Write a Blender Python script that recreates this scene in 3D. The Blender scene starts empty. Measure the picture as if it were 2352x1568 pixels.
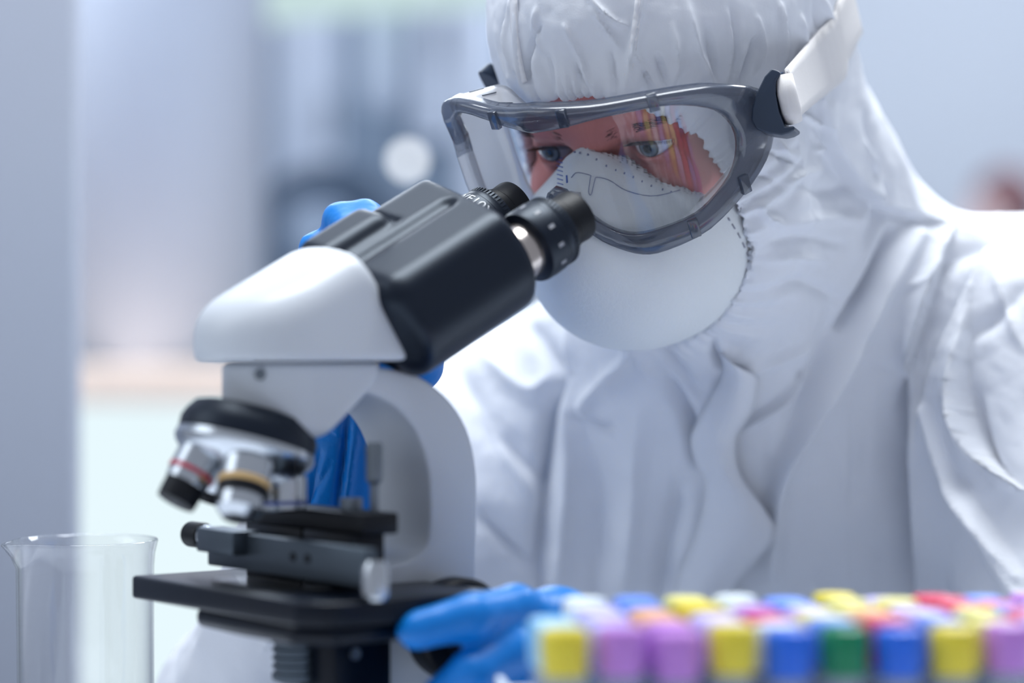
import bpy, bmesh, math, random
import numpy as np
from mathutils import Vector, Matrix
random.seed(4)
RNG = np.random.RandomState(4)
SC = bpy.context.scene
COL = SC.collection

# ------------------------------------------------------------------ camera, world, lights, exposure
HC = 1.04                      # eye height of the camera (m); bench top is 0.265 m lower
FPX = 85.0 / 36.0 * 2352.0     # focal length in pixels of the 2352 x 1568 frame
BENCH = HC - 0.265
cam_d = bpy.data.cameras.new('camera')
cam_d.lens = 85.0; cam_d.sensor_width = 36.0
cam_d.clip_start = 0.02
cam_d.dof.use_dof = True
cam_d.dof.focus_distance = 1.29
cam_d.dof.aperture_fstop = 2.5
cam = bpy.data.objects.new('camera', cam_d); COL.objects.link(cam)
cam.location = (0, 0, HC); cam.rotation_euler = (math.radians(90), 0, 0)
SC.camera = cam
SC.view_settings.view_transform = 'Standard'
SC.view_settings.look = 'None'
SC.view_settings.gamma = 1.0
SC.view_settings.exposure = 0.0
SC.view_settings.use_curve_mapping = False
try:
    SC.cycles.use_denoising = True
    SC.cycles.max_bounces = 10
    SC.cycles.transparent_max_bounces = 24
    SC.cycles.caustics_reflective = False
    SC.cycles.caustics_refractive = False
    SC.cycles.sample_clamp_indirect = 4.0
except Exception:
    pass

wd = bpy.data.worlds.new('room_light'); SC.world = wd
wd.use_nodes = True
bg = wd.node_tree.nodes['Background']
bg.inputs[0].default_value = (0.78, 0.85, 1.0, 1)
bg.inputs[1].default_value = 0.41

def area(name, loc, target, sx, sy, power, color):
    l = bpy.data.lights.new(name, 'AREA'); l.shape = 'RECTANGLE'; l.size = sx; l.size_y = sy
    l.energy = power; l.color = color
    o = bpy.data.objects.new(name, l); COL.objects.link(o); o.location = loc
    o.rotation_euler = (Vector(target) - Vector(loc)).to_track_quat('-Z', 'Y').to_euler()
    return o
area('ceiling_light_over_bench', (0.0, 1.35, 2.55), (0.0, 1.25, 1.0), 1.2, 0.7, 38, (0.93, 0.97, 1.0))
area('ceiling_light_back', (0.95, 2.65, 2.55), (0.42, 1.35, 1.25), 1.2, 0.7, 54, (0.93, 0.97, 1.0))
area('unseen_light_left', (-0.75, 3.4, 2.62), (-0.2, 1.5, 1.1), 2.0, 1.4, 75, (0.84, 0.92, 1.0))
area('back_wall_fill', (1.3, 5.6, 2.6), (0.9, 7.0, 1.3), 2.0, 0.9, 46, (0.95, 0.975, 1.0))  # unseen lamp added to brighten the back wall
area('unseen_light_left', (-1.55, 2.85, 2.5), (-0.6, 3.6, 1.6), 0.9, 0.6, 26, (0.92, 0.96, 1.0))  # unseen lamp added so the pilaster is brighter on its left side
area('side_light_left', (-1.6, 0.9, 1.9), (0.0, 1.3, 1.05), 1.0, 1.2, 7, (0.85, 0.93, 1.0))  # weak bluish area light from out of view; no window is built there

# ------------------------------------------------------------------ helpers
def P(px, py, d):
    "a point of the room seen at pixel (px, py) at distance d along the view axis"
    return np.array([(px - 1176.0) / FPX * d, d, HC - (py - 784.0) / FPX * d])

def lin(r, g, b):
    f = lambda c: (c / 255.0 / 12.92) if c / 255.0 <= 0.04045 else ((c / 255.0 + 0.055) / 1.055) ** 2.4
    return (f(r), f(g), f(b), 1.0)

def tint_spec(m, c):
    m.node_tree.nodes['Principled BSDF'].inputs['Specular Tint'].default_value = c; return m
def bsdf(name, color, rough=0.5, metal=0.0, spec=0.5, bump=None, trans=0.0, alpha=1.0, coat=0.0, vary=None, sub=0.0, ior=1.45):
    m = bpy.data.materials.new(name); m.use_nodes = True
    nt = m.node_tree; b = nt.nodes['Principled BSDF']
    b.inputs['Base Color'].default_value = color
    b.inputs['Roughness'].default_value = rough
    b.inputs['Metallic'].default_value = metal
    b.inputs['IOR'].default_value = ior
    b.inputs['Specular IOR Level'].default_value = spec
    b.inputs['Transmission Weight'].default_value = trans
    b.inputs['Alpha'].default_value = alpha
    b.inputs['Coat Weight'].default_value = coat
    if sub:
        b.inputs['Subsurface Weight'].default_value = sub
        b.inputs['Subsurface Radius'].default_value = (0.006, 0.003, 0.002)
    tc = nt.nodes.new('ShaderNodeTexCoord')
    if vary:     # (scale, amount): gentle colour variation of the material itself
        n = nt.nodes.new('ShaderNodeTexNoise'); n.inputs['Scale'].default_value = vary[0]; n.inputs['Detail'].default_value = 4
        nt.links.new(tc.outputs['Object'], n.inputs['Vector'])
        mx = nt.nodes.new('ShaderNodeMix'); mx.data_type = 'RGBA'
        k = vary[1]
        mx.inputs['A'].default_value = tuple(min(1, c * (1 + k)) for c in color[:3]) + (1,)
        mx.inputs['B'].default_value = tuple(c * (1 - k) for c in color[:3]) + (1,)
        nt.links.new(n.outputs['Fac'], mx.inputs['Factor'])
        nt.links.new(mx.outputs['Result'], b.inputs['Base Color'])
    if bump:     # list of (scale, strength, distance)
        prev = None
        for sc_, st, di in bump:
            n = nt.nodes.new('ShaderNodeTexNoise'); n.inputs['Scale'].default_value = sc_; n.inputs['Detail'].default_value = 5
            nt.links.new(tc.outputs['Object'], n.inputs['Vector'])
            bp = nt.nodes.new('ShaderNodeBump'); bp.inputs['Strength'].default_value = st; bp.inputs['Distance'].default_value = di
            nt.links.new(n.outputs['Fac'], bp.inputs['Height'])
            if prev: nt.links.new(prev.outputs['Normal'], bp.inputs['Normal'])
            prev = bp
        nt.links.new(prev.outputs['Normal'], b.inputs['Normal'])
    return m

def emit(name, color, strength):
    m = bpy.data.materials.new(name); m.use_nodes = True
    nt = m.node_tree; nt.nodes.remove(nt.nodes['Principled BSDF'])
    e = nt.nodes.new('ShaderNodeEmission'); e.inputs[0].default_value = color; e.inputs[1].default_value = strength
    nt.links.new(e.outputs[0], nt.nodes['Material Output'].inputs[0])
    return m

def clear(name, tint, refl_ior=1.5, rough=0.02, body=0.0, body_col=(1, 1, 1, 1), edge=None):
    "thin clear plastic or glass: see-through, mirror-like by Fresnel, with a share of milky body"
    m = bpy.data.materials.new(name); m.use_nodes = True
    nt = m.node_tree; nt.nodes.remove(nt.nodes['Principled BSDF'])
    t = nt.nodes.new('ShaderNodeBsdfTransparent'); t.inputs[0].default_value = tint
    g = nt.nodes.new('ShaderNodeBsdfGlossy'); g.inputs['Roughness'].default_value = rough
    lw = nt.nodes.new('ShaderNodeLayerWeight'); lw.inputs['Blend'].default_value = 0.5
    pw = nt.nodes.new('ShaderNodeMath'); pw.operation = 'POWER'; pw.inputs[1].default_value = 4.0; nt.links.new(lw.outputs['Facing'], pw.inputs[0])
    f0_ = ((refl_ior - 1) / (refl_ior + 1)) ** 2
    fr = nt.nodes.new('ShaderNodeMath'); fr.operation = 'MULTIPLY_ADD'; fr.inputs[1].default_value = 0.75 * (1 - f0_); fr.inputs[2].default_value = f0_; nt.links.new(pw.outputs[0], fr.inputs[0])
    src = t
    if edge:      # glass looked at along its wall is thicker, so it takes more light
        mt = nt.nodes.new('ShaderNodeMix'); mt.data_type = 'RGBA'; mt.inputs['A'].default_value = tint; mt.inputs['B'].default_value = edge
        nt.links.new(pw.outputs[0], mt.inputs['Factor']); nt.links.new(mt.outputs['Result'], t.inputs[0])
    if body:
        d = nt.nodes.new('ShaderNodeBsdfDiffuse'); d.inputs[0].default_value = body_col
        tl = nt.nodes.new('ShaderNodeBsdfTranslucent'); tl.inputs[0].default_value = body_col
        a = nt.nodes.new('ShaderNodeMixShader'); a.inputs[0].default_value = 0.4
        nt.links.new(d.outputs[0], a.inputs[1]); nt.links.new(tl.outputs[0], a.inputs[2])
        c = nt.nodes.new('ShaderNodeMixShader'); c.inputs[0].default_value = body
        nt.links.new(t.outputs[0], c.inputs[1]); nt.links.new(a.outputs[0], c.inputs[2])
        src = c
    mx = nt.nodes.new('ShaderNodeMixShader')
    nt.links.new(fr.outputs[0], mx.inputs[0]); nt.links.new(src.outputs[0], mx.inputs[1]); nt.links.new(g.outputs[0], mx.inputs[2])
    nt.links.new(mx.outputs[0], nt.nodes['Material Output'].inputs[0])
    return m

def mk(name, verts, faces, mat, parent=None, smooth=True, label=None, cat=None, group=None, kind=None):
    me = bpy.data.meshes.new(name)
    me.from_pydata([tuple(map(float, v)) for v in verts], [], [tuple(map(int, f)) for f in faces])
    me.update()
    if mat is not None: me.materials.append(mat)
    if smooth:
        me.polygons.foreach_set('use_smooth', [True] * len(me.polygons))
    o = bpy.data.objects.new(name, me); COL.objects.link(o)
    if parent is not None: o.parent = parent
    if label: o['label'] = label
    if cat: o['category'] = cat
    if group: o['group'] = group
    if kind: o['kind'] = kind
    return o

def thing(name, label, cat, loc=(0, 0, 0), group=None):
    o = bpy.data.objects.new(name, None); COL.objects.link(o)
    o.empty_display_size = 0.02; o.location = tuple(map(float, loc))
    o['label'] = label; o['category'] = cat
    if group: o['group'] = group
    return o

def child(name, verts, faces, mat, parent, smooth=True, **kw):
    "part given in world coordinates, stored relative to its parent chain"
    org = np.zeros(3); q = parent
    while q is not None:
        org += np.array(q.location); q = q.parent
    return mk(name, np.asarray(verts, float) - org, faces, mat, parent, smooth, **kw)

def fix_normals(o):
    bm = bmesh.new(); bm.from_mesh(o.data); bmesh.ops.recalc_face_normals(bm, faces=bm.faces); bm.to_mesh(o.data); bm.free()
    return o

def sharp(o, angle=35):
    bm = bmesh.new(); bm.from_mesh(o.data)
    bmesh.ops.recalc_face_normals(bm, faces=bm.faces)
    for e in bm.edges:
        if len(e.link_faces) == 2 and e.calc_face_angle(0) > math.radians(angle): e.smooth = False
    for f in bm.faces: f.smooth = True
    bm.to_mesh(o.data); bm.free()
    return o

def bevel(o, w, seg=3, angle=25):
    bm = bmesh.new(); bm.from_mesh(o.data)
    bmesh.ops.recalc_face_normals(bm, faces=bm.faces)
    es = [e for e in bm.edges if len(e.link_faces) == 2 and e.calc_face_angle(0) > math.radians(angle)]
    bmesh.ops.bevel(bm, geom=es, offset=w, segments=seg, profile=0.5, affect='EDGES', clamp_overlap=True)
    for f in bm.faces: f.smooth = True
    bm.to_mesh(o.data); bm.free()
    return sharp(o, 40)

def norm(a):
    a = np.asarray(a, float); return a / np.linalg.norm(a)

def frame_of(axis):
    a = norm(axis); h = np.array([0, 0, 1.0]) if abs(a[2]) < 0.9 else np.array([1.0, 0, 0])
    x = norm(np.cross(h, a)); y = np.cross(a, x)
    return x, y, a

def lathe(profile, origin, axis=(0, 0, 1), seg=40, closed=True):
    "profile: (radius, height) along axis; radius 0 at an end closes it"
    x, y, a = frame_of(axis); o = np.asarray(origin, float)
    V, Fc, rings = [], [], []
    for r, h in profile:
        if r <= 1e-9:
            V.append(o + a * h); rings.append([len(V) - 1])
        else:
            st = len(V)
            for k in range(seg):
                t = 2 * math.pi * k / seg
                V.append(o + a * h + x * (r * math.cos(t)) + y * (r * math.sin(t)))
            rings.append(list(range(st, st + seg)))
    for A, B in zip(rings[:-1], rings[1:]):
        for k in range(seg):
            k2 = (k + 1) % seg
            if len(A) == 1 and len(B) == 1: continue
            if len(A) == 1: Fc.append((A[0], B[k], B[k2]))
            elif len(B) == 1: Fc.append((A[k], B[0], A[k2]))
            else: Fc.append((A[k], B[k], B[k2], A[k2]))
    return V, Fc

def tube(pts, rad, seg=10):
    pts = [np.asarray(p, float) for p in pts]; n = len(pts)
    if not hasattr(rad, '__len__'): rad = [rad] * n
    V, Fc = [], []
    px_ = None
    for i, p in enumerate(pts):
        t = norm(pts[min(i + 1, n - 1)] - pts[max(i - 1, 0)])
        if px_ is None: x, y, _ = frame_of(t)
        else:
            x = norm(px_ - t * np.dot(px_, t)); y = np.cross(t, x)
        px_ = x
        for k in range(seg):
            a = 2 * math.pi * k / seg
            V.append(p + rad[i] * (x * math.cos(a) + y * math.sin(a)))
    for i in range(n - 1):
        for k in range(seg):
            k2 = (k + 1) % seg
            Fc.append((i * seg + k, i * seg + k2, (i + 1) * seg + k2, (i + 1) * seg + k))
    Fc.append(tuple(range(seg))[::-1]); Fc.append(tuple((n - 1) * seg + k for k in range(seg)))
    return V, Fc

def box(c, ax, ay, az, hx, hy, hz):
    c = np.asarray(c, float)
    V = [c + sx * hx * ax + sy * hy * ay + sz * hz * az for sz in (-1, 1) for sy in (-1, 1) for sx in (-1, 1)]
    Fc = [(0, 2, 3, 1), (4, 5, 7, 6), (0, 1, 5, 4), (2, 6, 7, 3), (0, 4, 6, 2), (1, 3, 7, 5)]
    return V, Fc

def prism(poly, extr):
    "polygon of 3-D points pushed along the vector extr"
    n = len(poly); V = [np.asarray(p, float) for p in poly] + [np.asarray(p, float) + extr for p in poly]
    Fc = [tuple(range(n)), tuple(range(2 * n - 1, n - 1, -1))]
    for k in range(n):
        k2 = (k + 1) % n
        Fc.append((k, k + n, k2 + n, k2))
    return V, Fc

def spline(pts, n, closed=False):
    "Catmull-Rom resampling"
    p = np.asarray(pts, float); m = len(p); out = []
    segs = m if closed else m - 1
    for s in range(n):
        t = s / (n if closed else n - 1) * segs
        i = min(int(t), segs - 1); u = t - i
        g = (lambda j: p[j % m]) if closed else (lambda j: p[min(max(j, 0), m - 1)])
        a, b, c, d = g(i - 1), g(i), g(i + 1), g(i + 2)
        out.append(0.5 * (2 * b + (c - a) * u + (2 * a - 5 * b + 4 * c - d) * u * u + (3 * b - a - 3 * c + d) * u ** 3))
    return np.array(out)

# signed distance fields ------------------------------------------------------
def s_cap(X, a, b, ra, rb):
    a = np.asarray(a, np.float32); b = np.asarray(b, np.float32); ba = b - a
    h = np.clip(((X - a) @ ba) / float(ba @ ba), 0, 1)
    return np.linalg.norm(X - a - h[..., None] * ba, axis=-1) - (ra + (rb - ra) * h)
def s_ell(X, c, R, r):
    q = (X - np.asarray(c, np.float32)) @ np.asarray(R, np.float32).T
    r = np.asarray(r, np.float32)
    k0 = np.linalg.norm(q / r, axis=-1); k1 = np.linalg.norm(q / (r * r), axis=-1) + 1e-9
    return k0 * (k0 - 1.0) / k1
def smin(a, b, k):
    h = np.clip(0.5 + 0.5 * (b - a) / k, 0, 1)
    return b * (1 - h) + a * h - k * h * (1 - h)
def smax(a, b, k): return -smin(-a, -b, k)

def nets(fn, xs, ys, zs):
    "naive surface nets of fn on a rectilinear grid -> verts, quads"
    xs, ys, zs = (np.asarray(v, np.float32) for v in (xs, ys, zs))
    G = np.stack(np.meshgrid(xs, ys, zs, indexing='ij'), -1)
    f = np.empty(G.shape[:3], np.float32)
    for i in range(0, len(xs), 16): f[i:i + 16] = fn(G[i:i + 16])
    s = f < 0
    nx, ny, nz = (len(xs) - 1, len(ys) - 1, len(zs) - 1)
    cnt = np.zeros((nx, ny, nz), np.int8)
    for i in (0, 1):
        for j in (0, 1):
            for k in (0, 1): cnt += s[i:nx + i, j:ny + j, k:nz + k]
    act = (cnt > 0) & (cnt < 8)
    idx = -np.ones(act.shape, np.int64); I = np.argwhere(act); idx[act] = np.arange(len(I))
    acc = np.zeros((len(I), 3)); num = np.zeros(len(I))
    corners = [(i, j, k) for i in (0, 1) for j in (0, 1) for k in (0, 1)]
    for a in corners:
        for b in corners:
            if sum(b) - sum(a) != 1 or any(y < x for x, y in zip(a, b)): continue
            A = I + a; B = I + b
            fa = f[A[:, 0], A[:, 1], A[:, 2]]; fb = f[B[:, 0], B[:, 1], B[:, 2]]
            m = (fa < 0) != (fb < 0)
            t = np.where(m, fa / np.where(m, fa - fb, 1), 0)
            pa = G[A[:, 0], A[:, 1], A[:, 2]]; pb = G[B[:, 0], B[:, 1], B[:, 2]]
            acc += np.where(m[:, None], pa + t[:, None] * (pb - pa), 0); num += m
    V = acc / num[:, None]
    Q = []
    for ax in range(3):
        sl = [slice(None)] * 3; sl2 = [slice(None)] * 3
        sl[ax] = slice(0, -1); sl2[ax] = slice(1, None)
        e = s[tuple(sl)] != s[tuple(sl2)]; ins = s[tuple(sl)]
        E = np.argwhere(e)
        o1, o2 = [(1, 2), (2, 0), (0, 1)][ax]
        ok = (E[:, o1] > 0) & (E[:, o2] > 0) & (E[:, o1] < (nx, ny, nz)[o1]) & (E[:, o2] < (nx, ny, nz)[o2])
        E = E[ok]; inside = ins[E[:, 0], E[:, 1], E[:, 2]]
        d1 = np.zeros(3, int); d1[o1] = 1; d2 = np.zeros(3, int); d2[o2] = 1
        c = [E - d1 - d2, E - d2, E, E - d1]
        q = np.stack([idx[k[:, 0], k[:, 1], k[:, 2]] for k in c], 1)
        q[~inside] = q[~inside][:, ::-1]
        Q.append(q)
    return V, np.concatenate(Q)

def relax(V, Q, it=2, lam=0.5):
    n = len(V)
    E = np.concatenate([Q[:, [0, 1]], Q[:, [1, 2]], Q[:, [2, 3]], Q[:, [3, 0]]])
    E = np.concatenate([E, E[:, ::-1]])
    deg = np.bincount(E[:, 0], minlength=n)[:, None]
    for _ in range(it):
        S = np.stack([np.bincount(E[:, 0], weights=V[E[:, 1], k], minlength=n) for k in range(3)], 1)
        V = V + lam * (S / np.maximum(deg, 1) - V)
    return V

def vnormals(V, Q):
    n = np.cross(V[Q[:, 2]] - V[Q[:, 0]], V[Q[:, 3]] - V[Q[:, 1]])
    N = np.stack([np.bincount(Q.ravel(), weights=np.repeat(n[:, k], Q.shape[1]), minlength=len(V)) for k in range(3)], 1)
    return N / (np.linalg.norm(N, axis=1, keepdims=True) + 1e-12)

def split_quads(V, Q):
    "one linear subdivision followed by smoothing: four quads for one"
    E = np.concatenate([Q[:, [0, 1]], Q[:, [1, 2]], Q[:, [2, 3]], Q[:, [3, 0]]])
    Es = np.sort(E, 1); U, inv = np.unique(Es, axis=0, return_inverse=True); inv = inv.ravel()
    n = len(V); em = 0.5 * (V[U[:, 0]] + V[U[:, 1]]); fc = V[Q].mean(1)
    e = (n + inv).reshape(4, -1); c = n + len(U) + np.arange(len(Q))
    NQ = np.concatenate([np.stack([Q[:, k], e[k], c, e[(k - 1) % 4]], 1) for k in range(4)])
    return np.concatenate([V, em, fc]), NQ

def axis_grid(lo, hi, fine_lo, fine_hi, coarse, fine):
    out = [lo]
    while out[-1] < hi:
        x = out[-1]
        out.append(x + (fine if fine_lo - 1e-6 <= x < fine_hi else coarse))
    return np.array(out)

def hit(px, py, fn, d0=0.9, d1=1.9):
    ds = np.linspace(d0, d1, 1200)
    pts = np.stack([(px - 1176.0) / FPX * ds, ds, HC - (py - 784.0) / FPX * ds], 1)
    v = fn(pts.astype(np.float32))
    k = np.where(v < 0)[0]
    if len(k) == 0: return pts[int(np.argmin(v))]
    return pts[k[0]]

def proj(V):
    return np.stack([V[:, 0] / V[:, 1] * FPX + 1176, -(V[:, 2] - HC) / V[:, 1] * FPX + 784], 1)

def stroke_dist(uv, pts):
    "distance (pixels), signed side and 0..1 position along a polyline"
    p = np.asarray(pts, float); best = np.full(len(uv), 1e9); side = np.zeros(len(uv)); pos = np.zeros(len(uv))
    L = np.linalg.norm(p[1:] - p[:-1], axis=1); cum = np.concatenate([[0], np.cumsum(L)]); tot = cum[-1]
    for i in range(len(p) - 1):
        ab = p[i + 1] - p[i]; t = np.clip(((uv - p[i]) @ ab) / (ab @ ab), 0, 1)
        q = uv - p[i] - t[:, None] * ab; dd = np.linalg.norm(q, axis=1); m = dd < best
        best[m] = dd[m]; side[m] = np.sign(ab[0] * q[m, 1] - ab[1] * q[m, 0]); pos[m] = (cum[i] + t[m] * L[i]) / tot
    return best, side, pos

# ------------------------------------------------------------------ materials
M_WALL = bsdf('pale_wall_paint', lin(194, 203, 216), 0.8, vary=(2.0, 0.03))
M_WALLD = bsdf('grey_partition_paint', lin(164, 170, 184), 0.75, vary=(3.0, 0.03))
M_CEIL = bsdf('white_ceiling', lin(225, 230, 238), 0.85, vary=(4, 0.02))
M_FLOOR = bsdf('grey_vinyl_floor', lin(160, 170, 185), 0.4, vary=(6, 0.06))
M_BENCH = bsdf('white_laminate_bench', lin(225, 230, 238), 0.35, vary=(8, 0.02))
M_WOOD = bsdf('pale_beige_rail', lin(250, 226, 208), 0.5, vary=(12, 0.05))
M_GLOW = emit('glowing_white_panel', lin(233, 250, 255), 1.0)  # self-lit, in place of a strongly lit white front
M_LAMP = emit('lamp_tube_light', lin(200, 224, 224), 1.0)
M_SPOT = emit('spot_lamp_light', (0.95, 0.98, 1.0, 1), 3.5)
M_CABW = bsdf('white_cabinet_lacquer', lin(215, 226, 245), 0.4, vary=(5, 0.02))
M_PILA = bsdf('white_pilaster_paint', lin(205, 214, 230), 0.9, spec=0.15, vary=(3, 0.02))
M_GREYE = bsdf('grey_equipment', lin(150, 165, 188), 0.5, vary=(7, 0.05))
M_DARKE = bsdf('slate_equipment', lin(70, 88, 112), 0.5, vary=(7, 0.06))
M_SLATE = bsdf('slate_cabinet_paint', lin(128, 146, 168), 0.6, vary=(4, 0.04))
M_SUIT = bsdf('white_coverall_fabric', lin(224, 227, 234), 0.55, spec=0.35, bump=[(30, 0.25, 0.004), (900, 0.12, 0.0006)])
def crease_relief(m, scale, strength, dist):
    nt = m.node_tree; b = nt.nodes['Principled BSDF']; prev = b.inputs['Normal'].links[0].from_socket
    tc = nt.nodes.new('ShaderNodeTexCoord'); n = nt.nodes.new('ShaderNodeTexNoise'); n.noise_type = 'RIDGED_MULTIFRACTAL'
    n.inputs['Scale'].default_value = scale; n.inputs['Detail'].default_value = 3; n.inputs['Distortion'].default_value = 0.6
    nt.links.new(tc.outputs['Object'], n.inputs['Vector'])
    bp = nt.nodes.new('ShaderNodeBump'); bp.inputs['Strength'].default_value = strength; bp.inputs['Distance'].default_value = dist
    nt.links.new(n.outputs['Fac'], bp.inputs['Height']); nt.links.new(prev, bp.inputs['Normal']); nt.links.new(bp.outputs['Normal'], b.inputs['Normal'])
crease_relief(M_SUIT, 16, 0.35, 0.004)
M_SEAM = bsdf('taped_seam', lin(232, 232, 236), 0.5, bump=[(700, 0.15, 0.0005)])
M_ELAS = bsdf('white_elastic', lin(232, 230, 230), 0.7, bump=[(600, 0.4, 0.0008)])
M_MASK = bsdf('respirator_fleece', lin(226, 230, 232), 0.85, spec=0.2, bump=[(420, 0.35, 0.0008), (1300, 0.2, 0.0004)])
M_INK = bsdf('grey_print', lin(142, 147, 176), 0.7)
M_INKB = bsdf('blue_print', lin(70, 105, 190), 0.7)
M_SKIN = bsdf('skin', lin(208, 134, 128), 0.5, spec=0.4, bump=[(350, 0.25, 0.0006)], vary=(60, 0.10), sub=0.15)
M_SKIN2 = bsdf('pale_skin', lin(232, 205, 205), 0.5, vary=(40, 0.05))
M_HAIR = bsdf('dark_brown_hair', lin(84, 54, 48), 0.5, vary=(80, 0.3))
M_HAIR2 = bsdf('reddish_brown_hair', lin(112, 78, 84), 0.5, vary=(60, 0.2))
M_GLOVE = bsdf('blue_nitrile', lin(4, 122, 208), 0.38, spec=0.45, bump=[(60, 0.3, 0.003), (500, 0.1, 0.0006)], vary=(25, 0.12))
M_MWHITE = bsdf('microscope_white_enamel', lin(203, 208, 215), 0.33, spec=0.5, vary=(15, 0.015))
M_MBLACK = tint_spec(bsdf('microscope_black_enamel', lin(6, 13, 28), 0.4, spec=0.55, bump=[(1500, 0.06, 0.0003)]), (0.72, 0.85, 1.0, 1))
M_STAGE = bsdf('stage_black', lin(7, 15, 28), 0.30, spec=0.3, bump=[(900, 0.05, 0.0003)])
M_RUBBER = bsdf('black_rubber', lin(8, 12, 20), 0.48, spec=0.35)
M_CHROME = bsdf('satin_chrome', lin(205, 210, 216), 0.24, metal=1.0, vary=(40, 0.03))
M_STEEL = bsdf('dull_steel', lin(120, 128, 136), 0.4, metal=0.8, vary=(40, 0.06))
M_STEELD = bsdf('dark_steel', lin(88, 98, 108), 0.4, metal=0.8, vary=(40, 0.08))
M_BRASS = bsdf('warm_brass', lin(214, 190, 158), 0.35, metal=0.7)
M_WARMC = bsdf('warm_chrome', lin(206, 196, 190), 0.22, metal=1.0)
M_MARK = bsdf('grey_scale_print', lin(150, 152, 158), 0.5)
M_RED = bsdf('red_ring', lin(178, 52, 72), 0.4)
M_YELLOWR = bsdf('yellow_ring', lin(214, 178, 122), 0.4)
M_BLUER = bsdf('blue_ring', lin(90, 104, 160), 0.4)
M_WPRINT = bsdf('white_print', lin(220, 222, 226), 0.5)
M_GLASS = clear('clear_glass', (0.985, 0.99, 0.99, 1), 1.5, 0.01, body=0.015, body_col=(0.9, 0.95, 0.93, 1))
M_BEAK = clear('borosilicate_glass', (0.985, 0.985, 0.99, 1), 1.55, 0.01, body=0.015, body_col=(0.9, 0.95, 0.93, 1), edge=(0.58, 0.60, 0.64, 1))
M_LENS = clear('goggle_lens', (0.93, 0.94, 0.95, 1), 1.62, 0.015, body=0.015, body_col=(0.8, 0.85, 0.9, 1))
M_GFRAME = clear('smoky_goggle_frame', (0.72, 0.75, 0.82, 1), 1.75, 0.12, body=0.5, body_col=lin(86, 94, 110))
M_SEAL = clear('soft_clear_seal', (0.93, 0.93, 0.94, 1), 1.45, 0.2, body=0.45, body_col=lin(226, 226, 228))
M_BUCKLE = bsdf('slate_buckle_plastic', lin(46, 58, 76), 0.38, spec=0.5)
M_STRAP = bsdf('ribbed_white_strap', lin(222, 219, 218), 0.8, bump=[(500, 0.2, 0.0005)])
M_RACK = bsdf('white_rack_plastic', lin(214, 224, 236), 0.45)
M_TUBE = clear('clear_tube_plastic', (0.9, 0.93, 0.96, 1), 1.45, 0.1, body=0.25, body_col=(0.85, 0.9, 0.97, 1))
def cap_mat(n, *c): return bsdf(n + '_cap_plastic', lin(*c), 0.32, spec=0.6, sub=0.1)
CAPS = {'yellow': cap_mat('yellow', 226, 208, 62), 'purple': cap_mat('purple', 190, 130, 214), 'blue': cap_mat('blue', 34, 104, 222),
        'green': cap_mat('green', 0, 124, 84), 'white': cap_mat('white', 222, 232, 240), 'red': cap_mat('red', 214, 58, 96),
        'pale blue': cap_mat('pale_blue', 140, 200, 240), 'orange': cap_mat('orange', 232, 176, 130), 'lilac': cap_mat('lilac', 204, 196, 250),
        'pale yellow': cap_mat('pale_yellow', 232, 226, 140), 'sky blue': cap_mat('sky_blue', 110, 150, 240)}
X1, Y1, Z1 = np.eye(3)

def structure(name, V, Fc, mat, bev=0):
    o = mk(name, V, Fc, mat, None, False, kind='structure')
    if bev: bevel(o, bev)
    return o
def sbox(name, lo, hi, mat, bev=0):
    lo = np.array(lo, float); hi = np.array(hi, float); h = (hi - lo) / 2
    return structure(name, *box((lo + hi) / 2, X1, Y1, Z1, *h), mat, bev)

# ================================================================== THE SETTING
sbox('floor', (-3.2, -0.6, -0.05), (3.2, 7.3, 0.0), M_FLOOR)
sbox('ceiling', (-3.2, 0.9, 2.7), (3.2, 7.3, 2.78), M_CEIL)
sbox('wall_back', (-3.2, 7.2, 0.0), (3.2, 7.3, 2.7), M_WALL)
XP = (172 - 1176) / FPX * 1.9
sbox('wall_left', (XP - 1.3, 1.9, 0.0), (XP, 1.93, 2.7), M_WALLD, 0.003)
# added glowing panel, standing in for a strongly lit white bench front, under a pale beige rail, with a rounded white pilaster above it
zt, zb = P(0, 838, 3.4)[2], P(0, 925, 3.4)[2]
sbox('trim_1', (-1.4, 3.36, zb), (0.6, 3.50, zt), M_WOOD, 0.004)
w1 = sbox('glow_panel_1', (-1.4, 3.42, 0.12), (0.6, 3.44, zb), M_GLOW)
sbox('trim_2', (-1.4, 3.38, 0.0), (0.6, 3.50, 0.12), M_CABW)
V, Fc = [], []
xa, xb = P(100, 0, 3.6)[0], P(590, 0, 3.6)[0]
xm, hw = (xa + xb) / 2, (xb - xa) / 2
for z in (zt, 2.7):
    for k in range(49):
        t = math.pi * (k / 48.0) * 2
        V.append((xm + hw * math.cos(t), 3.72 + 0.22 * math.sin(t), z))
for k in range(48): Fc.append((k, k + 1, k + 50, k + 49))
Fc.append(tuple(range(48))); Fc.append(tuple(49 + k for k in range(48)))
fix_normals(structure('trim_3', V, Fc, M_PILA)); bpy.data.objects['trim_3'].data.polygons.foreach_set('use_smooth', [True] * 50)
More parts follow.
